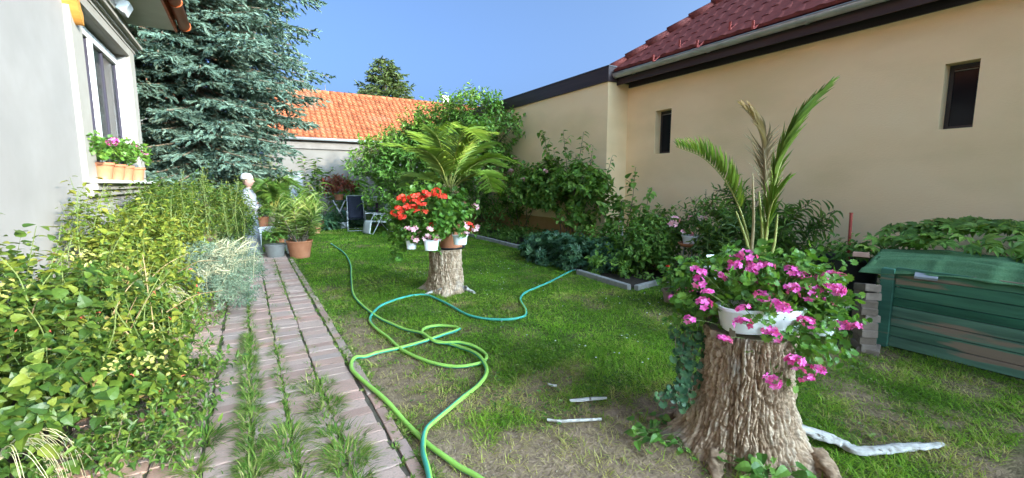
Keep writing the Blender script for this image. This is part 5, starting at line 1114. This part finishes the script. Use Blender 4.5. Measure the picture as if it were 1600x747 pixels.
m = MB(); m.box(at(1346, 397, X=5.25)+np.array([0, 0, -.01]), (.10, .13, .05), rz=.3, ry=.25, ch=.008); o = m.build('brick', mat('pink_brick', [(.38, .22, .16), (.46, .28, .21)], 14, .9, bump=.3), None); tag(o, 'pinkish brick holding down the corner of the shade cloth', 'brick')
m = MB(); m.box(at(1447, 432, X=bx-.02)+np.array([0, 0, .004]), (.12, .15, .022), rz=.25, ry=-.22, ch=.003); o = m.build('grey_tile', mat('grey_slab', [(.24, .24, .26), (.32, .32, .34)], 12, .7), None); tag(o, 'small grey tile lying over the top plank of the raised bed', 'tile')
m = MB(); m.box(at(1545, 357, X=6.6), (.16, .2, .05), rz=.3, ch=.005); o = m.build('grey_tile', mat('slate', [(.16, .18, .22), (.22, .24, .28)], 12, .7), None); tag(o, 'grey slate piece resting on the creeper near the wall', 'tile')
PAV = mat('grey_paver', [(.15, .112, .085), (.21, .16, .125), (.18, .145, .12)], 15, .95, bump=.45, bscale=60, source='object', jit=.2)
base = at(1338, 545, Z=0); zz = .0; ordn = ['bottom', 'second from bottom', 'third from bottom', 'fourth from bottom', 'middle', 'fourth from top', 'third from top', 'second from top', 'top']
m = MB(); m.box((0, 0, 0), (.24, .16, .06), ch=.006); o = m.build('concrete_slab', PAV, None, local=True); o.location = (base[0]+.03, base[1]-.08, .02); o.rotation_euler = (.03, 0, .3); tag(o, 'flat grey slab lying in the grass at the foot of the paver stack', 'slab')
m = MB(); m.box((0, 0, 0), (.20, .12, .064), ch=.006); pvm = m.mesh('paver', PAV)
for i in range(9):
    o = link('paver', pvm); o.location = (base[0]+.004*i+.01*math.sin(i*2.1), base[1]-.05+.003*i, .052+.066*i); o.rotation_euler = (random.gauss(0, .02), .03+random.gauss(0, .02), .75+random.gauss(0, .07)); tag(o, f'grey brown paver, {ordn[i]} of the leaning stack beside the raised bed', 'paver', 'pavers stacked beside the raised bed')
    if i == 8: o.rotation_euler = (.05, .16, .8)
m = MB(); m.box(at(1321, 478, X=4.72), (.03, .06, .12), rz=.7, rx=.5, ch=.003); o = m.build('white_offcut', WHITE_PLASTIC, None); tag(o, 'small white plastic offcut leaning against the paver stack', 'offcut')
m = MB(); m.tube([at(1308, 540, X=4.6), at(1322, 470, X=4.62)], .006, 6); o = m.build('metal_rod', BLACK_PLASTIC, None); tag(o, 'thin dark rod leaning beside the paver stack', 'rod')
# concrete edging of the beds
CONC = mat('concrete', [(.28, .27, .25), (.38, .36, .33)], 14, .95, bump=.4, bscale=50, stain=((.20, .20, .17), .55, .75), sscale=4)
def curb(label, pts, w=.07, h=.11, step=.95):
    t = thing('bed_edging', label, 'edging', (*pts[0], 0))
    for (a, b) in zip(pts[:-1], pts[1:]):
        a, b = np.array(a), np.array(b); L = np.linalg.norm(b-a); n = max(1, round(L/step)); d = (b-a)/L
        for i in range(n):
            c = a+d*L*(i+.5)/n; m = MB(); m.box((c[0], c[1], h/2-.03+random.uniform(-.006, .006)), (L/n-.012, w, h), rz=math.atan2(d[1], d[0])+random.gauss(0, .008), ch=.012); m.build('curb_stone', CONC, t)
curb('far concrete edging between lawn and wall bed, curving toward the chairs', [(5.46, 8.15), (5.44, 9.3), (5.47, 11.1), (5.65, 12.6)])
curb('near concrete edging at the corner of the bed by the plant stand', [(4.68, 5.7), (4.60, 4.43)]); curb('short concrete edging running from the bed corner to the potted geraniums', [(4.66, 4.37), (5.55, 4.50)], step=.9)
# pots beside the bed
def simple_pot(label, px, py, r0, r1, h, m_, leaf=None, L=.05, nf=0, kind='pink', name='flower_pot', bl=.16, up=.12, n=40, tpl=LOBED, asp=1, mats=None):
    c = at(px, py, Z=0); c[2] = 0; t = thing(name, label, 'flower pot', c); pot_parts(t, tuple(c), r0, r1, h, m_, n=24)
    if leaf:
        P, A, N, s0, e0 = bush_arrays([(c[0], c[1], h+up, bl, bl, bl*.9)], n, .1, 6, zmin=-.3); leafy(t, tpl, mats or G_PELAR, P, A, N, L, L*asp); m = MB(); twig_mesh(m, s0, e0, .0025); m.build('twig', STEM_G, t, kind='stuff')
    return t, c
t, c = simple_pot('small dusty pink pot on the lawn left of the black pots', 1047, 472, .075, .10, .17, mat('dusty_pot', [(.30, .21, .17), (.38, .28, .23)], 8, .8), True, bl=.1, n=16, up=.05)
m = MB(); q = c+np.array([-.06, .02, .42]); m.tube(catmull([c+np.array([0, 0, .14]), c+np.array([-.03, 0, .3]), q], 4), .004, 5); m.build('stalk', STEM_B, t); heads(t, 'red', [q, q+np.array([.03, .01, .04])], .03); heads(t, 'pink', [at(1049, 465, D=4.55)-np.array([0, 0, .0])], .045)
t, c = simple_pot('round black pot of pink geraniums beside the near stump', 1072, 482, .13, .165, .2, BLACK_PLASTIC, True, bl=.24, n=90, up=.14)
heads(t, 'pink', [at(x, y, D=4.25) for x, y in ((1067, 457), (1075, 452), (1082, 449), (1100, 440), (1088, 430))], .05, c+np.array([0, 0, .25]))
t, c = simple_pot('black pot tucked behind the round pot of pink geraniums', 1096, 484, .12, .15, .2, BLACK_PLASTIC, True, bl=.2, n=60)
sc_ = at(1076, 440, Z=0); stn = thing('plant_stand', 'thin legged plant stand with a brown dish in front of the wall shrub', 'plant stand', sc_); zt = at(1076, 381, D=np.dot(sc_-np.array([0, 0, 1.5]), _fw))[2]
for k in range(3):
    a = k*2.1+.4; m = MB(); m.tube([(sc_[0]+.14*math.cos(a), sc_[1]+.14*math.sin(a), 0), (sc_[0]+.09*math.cos(a), sc_[1]+.09*math.sin(a), zt-.02)], .008, 6); m.build('leg', STEEL, stn)
m = MB(); m.lathe([(0, -.03), (.14, -.03), (.19, .025), (.18, .028), (.13, -.01), (0, -.01)], 28, (sc_[0], sc_[1], zt)); m.build('dish', TERRA, stn, smooth=True)
wp = thing('flower_pot', 'white pot with pink flowers on the brown dish of the plant stand', 'flower pot', (sc_[0], sc_[1], zt)); m = MB(); m.lathe([(0, -.008), (.115, -.008), (.14, .12), (.15, .12), (.15, .14), (.13, .14), (.12, .1)], 24, (sc_[0]+.02, sc_[1], zt)); m.build('pot', WHITE_PLASTIC, wp, smooth=False)
P, A, N, s0, e0 = bush_arrays([(sc_[0], sc_[1], zt+.25, .2, .2, .14)], 60, .1, 6); leafy(wp, OVAL, G_MID, P, A, N, .06, .035); dD = np.dot(sc_-np.array([0, 0, 1.5]), _fw)-.15
heads(wp, 'pale', [at(x, y, D=dD) for x, y in ((1051, 349), (1081, 342), (1097, 342), (1064, 361), (1077, 366), (1055, 343))], .06)

# ================================================================== FAR END OF THE PATH AND GARDEN
vp_ = (.86, 9.95, 0); t = thing('flower_pot', 'large terracotta pot with a yellow striped dracaena at the lawn corner by the path', 'flower pot', vp_)
pot_parts(t, vp_, .18, .245, .36, TERRA, n=32)
dr = thing('dracaena', 'bushy yellow green striped dracaena growing in the large terracotta pot', 'dracaena', (vp_[0], vp_[1], .3))
for i in range(22):
    a = rng.uniform(0, 6.28); q = rng.uniform(.1, .46); top = np.array([vp_[0]+q*math.cos(a)*1.05, vp_[1]+q*math.sin(a), rng.uniform(.62, 1.22)-.25*q]); b0 = np.array([vp_[0]+.05*math.cos(a), vp_[1]+.05*math.sin(a), .3])
    c = catmull([b0, b0*.5+top*.5+np.array([0, 0, -.04]), top], 4); m = MB(); m.tube(c, .011, 6); m.build('stem', STEM_B, dr)
    n = 22; ph = np.arange(n)*2.4+rng.random(); t_ = np.linspace(.55, 1, n); P = np.stack([np.interp(t_, np.linspace(0, 1, len(c)), c[:, k]) for k in range(3)], 1); up = nrm(c[-1]-c[-3]); el = np.linspace(.1, 1.1, n)
    A = np.stack([np.cos(ph)*np.cos(el), np.sin(ph)*np.cos(el), np.sin(el)], 1)+up*.4; m = MB(); m.leaves(STRAP, P, A, np.tile(up, (n, 1))+.2*A, rng.uniform(.22, .34, n), .03, rng.random(n)); m.build('leaf_rosette', G_DRAC[0], dr)
bk = (.42, 10.05, 0); t = thing('bucket', 'grey plastic tub with a small dark plant under the white table edge', 'flower pot', bk); pot_parts(t, bk, .15, .19, .30, mat('grey_plastic', [(.17, .16, .14), (.23, .22, .20)], 6, .6, stain=((.12, .11, .09), .55, .8)), n=26)
P, A, N, s0, e0 = bush_arrays([(bk[0], bk[1], .42, .17, .17, .14)], 70, .1, 6, zmin=-.1); leafy(t, OVAL, G_SHRUB, P, A, N, .06, .04)
tb_ = (.42, 10.75, 0); t = thing('plant_table', 'low white plastic garden table holding pots at the end of the path', 'table', tb_)
m = MB(); m.box((tb_[0], tb_[1], .60), (.62, .55, .035), ch=.008); m.build('tabletop', WHITE_PLASTIC, t)
for sx in (-1, 1):
    for sy in (-1, 1):
        m = MB(); x, y = tb_[0]+sx*.25, tb_[1]+sy*.21; m.add([(x+a*.05+sx*.05*(z < .3), y+b*.035+sy*.03*(z < .3), z) for z in (0, .58) for a, b in ((-1, -1), (1, -1), (1, 1), (-1, 1))], [(0, 1, 5, 4), (1, 2, 6, 5), (2, 3, 7, 6), (3, 0, 4, 7)]); m.build('leg', WHITE_PLASTIC, t)
m = MB(); m.box((tb_[0], tb_[1]-.22, .54), (.42, .02, .07)); m.build('apron', WHITE_PLASTIC, t)
c = (.25, 10.65, .62); t = thing('flower_pot', 'small terracotta pot on the white table beside the statue', 'flower pot', c); pot_parts(t, c, .085, .115, .2, TERRA, n=20); P, A, N, s0, e0 = bush_arrays([(c[0], c[1], .92, .15, .15, .13)], 40, .1, 6); leafy(t, OVAL, G_MID, P, A, N, .07, .035)
TAN = mat('tan_glaze', [(.34, .28, .17), (.44, .38, .24)], 4, .4)
c = (.46, 10.72, .62); t = thing('flower_pot', 'tan glazed pot with a fan palm on the white table', 'flower pot', c); pot_parts(t, c, .12, .135, .27, TAN, n=22)
def fan_palm(label, c, hh, n, L, mats=G_MID, spread=.7):
    t = thing('potted_palm', label, 'palm', c)
    for i in range(n):
        a = rng.uniform(0, 6.28); r_ = rng.uniform(.15, 1)*spread; tip = np.array(c)+np.array([r_*math.cos(a), r_*math.sin(a), hh*rng.uniform(.55, 1.0)-.25*r_]); mid = np.array(c)*.45+tip*.55+np.array([0, 0, .16]); end = tip+np.array([.25*math.cos(a), .25*math.sin(a), -.12])*L
        frond(t, [np.array(c), mid, tip, end], 22, .24*L+.06, .016, mats, .006, start=.3, lean=.7, sweep=.8, vee=.3)
    return t
fan_palm('feathery green palm in the tan pot on the white table', (.46, 10.72, .86), .85, 16, 1, spread=.55)
fan_palm('feathery potted palm just behind the statue in front of the grey wall', (.75, 13.0, .2), 1.45, 18, 1.2, spread=.75)
t = thing('flower_pot', 'brown pot holding the palm behind the statue', 'flower pot', (.75, 13.0, 0)); pot_parts(t, (.75, 13.0, 0), .18, .22, .32, TERRA, n=20)
# statue
sc = np.array([.02, 10.55, 0]); stt = thing('garden_statue', 'pale robed garden statue with pinkish face and white cap at the end of the path', 'statue', sc)
ROBE = mat('painted_plaster', [(.15, .16, .18), (.20, .21, .23)], 5, .8, bump=.15, bscale=30, stain=((.12, .12, .12), .6, .8)); ROBE2 = mat('white_plaster', [(.38, .38, .38), (.44, .44, .44)], 6, .8); FACE = mat('pink_plaster', [(.21, .128, .10), (.26, .165, .135)], 8, .75)
fd = np.array([.93, -.36, 0]); fs = np.array([.36, .93, 0])        # faces right, towards the lawn
def loft(rings, n=24, name='body', m_=ROBE, parent=None, mod=None):
    G = []
    for (z, rf, rs, of) in rings:
        row = []
        for k in range(n):
            a = 2*np.pi*k/n; x, y = rf*math.cos(a), rs*math.sin(a)
            if mod: x, y = mod(x, y, z, a)
            row.append(sc+fd*(x+of)+fs*y+np.array([0, 0, z]))
        G.append(row)
    m = MB(); m.grid(G, wrap=True); m.add(np.array(G[-1]), [tuple(range(n))]); return m.build(name, m_, parent, smooth=True)
fold = lambda x, y, z, a: (x*(1+.05*math.sin(a*9+z*2)*max(0, 1.1-z)), y*(1+.05*math.sin(a*9+z*2)*max(0, 1.1-z)))
loft([(0, .19, .21, 0), (.05, .19, .21, 0), (.4, .165, .185, 0), (.8, .145, .17, .0), (1.0, .13, .16, .01), (1.15, .14, .19, .01), (1.27, .13, .215, .0), (1.34, .105, .19, -.01), (1.39, .07, .10, -.01), (1.43, .058, .06, 0)], mod=fold, parent=stt)
def facemod(x, y, z, a):
    da = math.atan2(math.sin(a), math.cos(a)); nose = .028*math.exp(-(da/.16)**2)*math.exp(-((z-1.555)/.022)**2); mouth = .008*math.exp(-(da/.3)**2)*(math.exp(-((z-1.508)/.008)**2)+math.exp(-((z-1.492)/.008)**2)); eye = -.010*(math.exp(-((abs(da)-.42)/.16)**2))*math.exp(-((z-1.585)/.014)**2); brow = .006*math.exp(-(da/.6)**2)*math.exp(-((z-1.61)/.012)**2); chin = .01*math.exp(-(da/.35)**2)*math.exp(-((z-1.465)/.015)**2)
    q = math.hypot(x, y); k = (q+nose+mouth+eye+brow+chin)/max(q, 1e-4); return x*k, y*k
zs = np.concatenate([[1.40, 1.43], np.linspace(1.445, 1.68, 30), [1.69]])
hd = loft([(z, *( (.055, .055) if z < 1.44 else (.102*math.sqrt(max(.02, 1-((z-1.58)/.142)**2))*(1 if z > 1.5 else .95), .085*math.sqrt(max(.02, 1-((z-1.58)/.142)**2)))), .012) for z in zs], n=40, name='head', m_=FACE, parent=stt, mod=facemod)
for sg in (-1, 1):
    m = MB(); e0 = sc+fd*.09+fs*.036*sg+np.array([0, 0, 1.585]); m.lathe([(.001, -.008), (.008, -.005), (.010, 0), (.008, .005), (.001, .008)], 10, tuple(e0)); m.build('eye', DKF, hd, smooth=True)
    m = MB(); e0 = sc-fd*.0+fs*.088*sg+np.array([0, 0, 1.565]); m.lathe([(.001, -.028), (.012, -.018), (.016, 0), (.014, .02), (.001, .03)], 10, tuple(e0), sx=.9, sy=.5); m.build('ear', FACE, hd, smooth=True)
loft([(1.605, .115, .10, -.006), (1.63, .118, .103, -.008), (1.68, .105, .095, -.012), (1.715, .07, .065, -.015), (1.73, .02, .02, -.02)], name='cap', m_=ROBE2, parent=stt)
for sg in (-1, 1):
    m = MB(); a = [sc+fs*.19*sg+np.array([0, 0, 1.29]), sc+fs*.22*sg+fd*.03+np.array([0, 0, 1.10]), sc+fs*.15*sg+fd*.15+np.array([0, 0, 1.02]), sc+fs*.03*sg+fd*.18+np.array([0, 0, 1.07])]; c_ = catmull(a, 6); m.tube(c_, np.interp(np.linspace(0, 1, len(c_)), [0, .5, .85, 1], [.06, .06, .045, .03]), 12); ar = m.build('sleeve', ROBE, stt, smooth=True)
    for f in range(4): m = MB(); h0 = a[3]+np.array([0, 0, .012*f-.02]); m.tube(catmull([h0, h0-fs*sg*.03+fd*.012, h0-fs*sg*(.055+.006*(f in (1, 2)))+fd*.0], 3), [.010, .010, .010, .009, .009, .008, .006], 6); m.build('finger', FACE, ar, smooth=True)
    m = MB(); h0 = a[3]+np.array([0, 0, .03]); m.tube([h0-fd*.01, h0-fs*sg*.015+np.array([0, 0, .025])-fd*.01, h0-fs*sg*.03+np.array([0, 0, .03])], [.011, .010, .007], 6); m.build('thumb', FACE, ar, smooth=True)
# reclining chairs
FRAME = mat('chair_frame', [(.48, .49, .50), (.58, .59, .60)], 10, .4, metal=.3); NAVY = mat('navy_sling', [(.016, .020, .038), (.028, .032, .055)], 40, .75, bump=.2, bscale=200); LIGHTF = mat('light_sling', [(.66, .65, .62), (.76, .75, .72)], 12, .85, bump=.2, bscale=120)
def recliner(label, loc, rz, sling, cloth=None, tilt=.35):
    M = Matrix.Translation(loc) @ Matrix.Rotation(rz, 4, 'Z'); q = lambda *p: np.array(M @ Vector(p)); t = thing('folding_chair', label, 'chair', loc)
    w = .28; yb = .22
    for sx in (-1, 1):
        x = sx*w
        m = MB(); m.tube([q(x, -.34, 0), q(x, .02, .60)], .013, 8); m.build('leg', FRAME, t, smooth=True)
        m = MB(); m.tube([q(x*.93, .48, 0), q(x*.93, -.06, .60)], .013, 8); m.build('leg', FRAME, t, smooth=True)
        m = MB(); m.box((0, 0, 0), (.045, .56, .022), M=M @ Matrix.Translation((x, .0, .615)), ch=.006); m.build('armrest', FRAME, t)
        m = MB(); m.tube(catmull([q(x*.9, -.30, .40), q(x*.9, yb, .37), q(x*.9, yb+tilt*.5, .75), q(x*.9, yb+tilt, 1.12)], 5), .012, 8); m.build('side_rail', FRAME, t, smooth=True)
    for (y, z) in ((-.33, .02), (.46, .02)): m = MB(); m.tube([q(-w, y, z), q(w, y, z)], .011, 8); m.build('cross_bar', FRAME, t, smooth=True)
    def strip(pts, nm, mm, ww=.245, par=None):
        c = catmull(pts, 5); m = MB(); m.grid([[q(-ww, p[1], p[2]), q(-ww*.5, p[1], p[2]-.012), q(0, p[1], p[2]-.016), q(ww*.5, p[1], p[2]-.012), q(ww, p[1], p[2])] for p in c]); o = m.build(nm, mm, par or t, smooth=True); md = o.modifiers.new('t', 'SOLIDIFY'); md.thickness = .012; return o
    strip([(0, -.31, .405), (0, 0, .375), (0, yb-.01, .375)], 'seat', sling); strip([(0, yb+.01, .39), (0, yb+tilt*.5, .75), (0, yb+tilt, 1.12)], 'backrest', sling)
    m = MB(); m.tube([q(-w*.9, yb+tilt, 1.125), q(w*.9, yb+tilt, 1.125)], .014, 8); m.build('top_bar', FRAME, t, smooth=True)
    if cloth:
        strip([(0, -.325, .40), (0, -.36, .28), (0, -.40, .03)], 'leg_rest', cloth)
        m = MB(); m.box((0, 0, 0), (.44, .09, .2), M=M @ Matrix.Translation((0, yb+tilt*.86-.05, 1.0)) @ Matrix.Rotation(-.4, 4, 'X'), ch=.03); m.build('head_pillow', cloth, t)
    return t
recliner('navy folding garden chair facing the lawn near the far grey wall', (3.02, 15.0, 0), -.15, NAVY, tilt=.24)
recliner('light grey folding recliner chair seen from the side behind the far stump', (3.42, 13.75, 0), -1.35, LIGHTF, LIGHTF, tilt=.28)
# clutter by the far wall
p = at(590, 348, Y=16.2); t = thing('bowl_stand', 'white bowl on a slim purple pedestal between the two chairs', 'plant stand', (p[0], 16.2, 0)); m = MB(); m.lathe([(.14, 0), (.05, .05), (.04, .75), (.07, .84)], 14, (p[0], 16.2, 0)); m.build('pedestal', mat('purple_paint', [(.10, .04, .09), (.14, .06, .12)], 6, .6), t, smooth=True)
m = MB(); m.lathe([(.02, .84), (.17, .90), (.22, 1.05), (.21, 1.06), (.15, .95)], 20, (p[0], 16.2, 0)); m.build('bowl', WHITE_PLASTIC, t, smooth=True)
p = at(531, 338, Y=16.4); t = thing('croton_stand', 'crossed leg plant stand holding a red leaved croton left of the navy chair', 'plant stand', (p[0], 16.4, 0))
for sg in (-1, 1): m = MB(); m.tube([(p[0]-.26*sg, 16.4, 0), (p[0]+.2*sg, 16.4, .95)], .02, 8); m.build('leg', FRAME, t, smooth=True)
m = MB(); m.lathe([(.02, .96), (.12, .96), (.16, 1.15), (.15, 1.15)], 16, (p[0], 16.4, 0)); m.build('pot', TERRA, t)
bush('croton', 'red and green leaved croton on the crossed leg stand', 'plant', (p[0], 16.4, 1.1), [(p[0], 16.4, 1.35, .5, .4, .3)], 90, .2, 6, OVAL, G_RED, .16, .35, nst=0)
t = thing('flower_pot', 'small white pot on the ground under the crossed leg stand', 'flower pot', (2.75, 15.9, 0)); pot_parts(t, (2.75, 15.9, 0), .10, .14, .22, WHITE_PLASTIC, n=18)
t = thing('garden_bench', 'dark green bench top showing behind the navy chair', 'bench', (3.6, 17.4, 0))
m = MB(); m.box((3.6, 17.6, .95), (1.3, .04, .12)); m.build('backrest', GREEN_W, t); m = MB(); m.box((3.6, 17.4, .5), (1.3, .4, .05)); m.build('seat', GREEN_W, t)
for sx in (-.55, .55): m = MB(); m.box((3.6+sx, 17.4, .25), (.06, .35, .48)); m.build('leg', GREEN_W, t); m = MB(); m.box((3.6+sx, 17.57, .7), (.05, .05, .42)); m.build('back_post', GREEN_W, t)
bush('hosta', 'low dark blue green hosta clump along the far edge of the lawn', 'plant', (2.6, 16.0, .02), [(2.1, 15.9, .1, .6, .4, .35), (2.9, 16.3, .1, .7, .4, .38), (1.4, 15.2, .1, .5, .5, .3)], 260, .1, 5, OVAL, G_BLUE, .17, .6, nst=0, twigs=False, face=1.3)
bush('bed_plant', 'leafy green plants filling the shaded corner behind the light recliner', 'plant', (4.6, 15.6, .02), [(4.7, 15.8, .3, .8, .6, .6), (5.6, 14.6, .3, .7, .8, .6), (4.2, 17.0, .4, .8, .5, .6)], 460, .2, 6, OVAL, G_DARK, .13, .55, nst=0)
# tall potted plants before the grey wall
def tall_plant(label, px, py, Y, hh, n, mats, L, asp, tpl=OVAL, spread=.4, seed=0):
    c = at(px, py, Y=Y); c[2] = 0; t = thing('potted_plant', label, 'plant', c); pot_parts(t, tuple(c), .14, .18, .3, TERRA, n=18); Ps, As, Ns = [], [], []
    for i in range(n):
        a = rng.uniform(0, 6.28); tp = c+np.array([spread*math.cos(a)*rng.random(), spread*math.sin(a)*rng.random(), hh*rng.uniform(.6, 1)]); k = catmull([c+np.array([0, 0, .25]), (c+tp)/2+rng.normal(0, .06, 3), tp], 6); m = MB(); m.tube(k, np.linspace(.014, .006, len(k)), 6); m.build('stem', STEM_B, t); P, A, N = stem_leaf_arrays(k, .03, .45, .15); Ps.append(P); As.append(A); Ns.append(N)
    leafy(t, tpl, mats, np.concatenate(Ps), np.concatenate(As), np.concatenate(Ns), L, L*asp)
tall_plant('tall potted shrub with bright leaves in the sunlit part of the far wall', 502, 352, 17.2, 2.55, 7, G_WEED, .22, .5, spread=.65)
tall_plant('red stemmed potted plant with long narrow leaves left of the croton', 492, 352, 14.6, 1.75, 6, G_DRAC, .34, .16, STRAP, spread=.3)
tall_plant('potted shrub with reddish new leaves in front of the grey wall', 472, 350, 16.2, 1.5, 6, G_MID, .16, .55, spread=.6)
tall_plant('broad leaved banana like plant above the navy chair', 545, 345, 17.8, 1.75, 4, G_SHRUB, .55, .35, spread=.6)
c = (5.75, 11.75, 0); t = thing('flower_pot', 'small low terracotta pot at the start of the far concrete edging', 'flower pot', c); pot_parts(t, c, .14, .17, .17, TERRA, n=20)
bush('garden_shrub', 'light green shrub in the gap between the spruce and the grey far wall', 'shrub', (1.0, 18.5, 0), [(.6, 18.6, 1.3, .6, .6, 1.4), (-.4, 18.3, 1.1, .9, .6, 1.2), (-2, 18.0, 1.1, 1.2, .7, 1.2)], 420, .3, 7, OVAL, G_WEED, .13, .5, stem_r=.02)
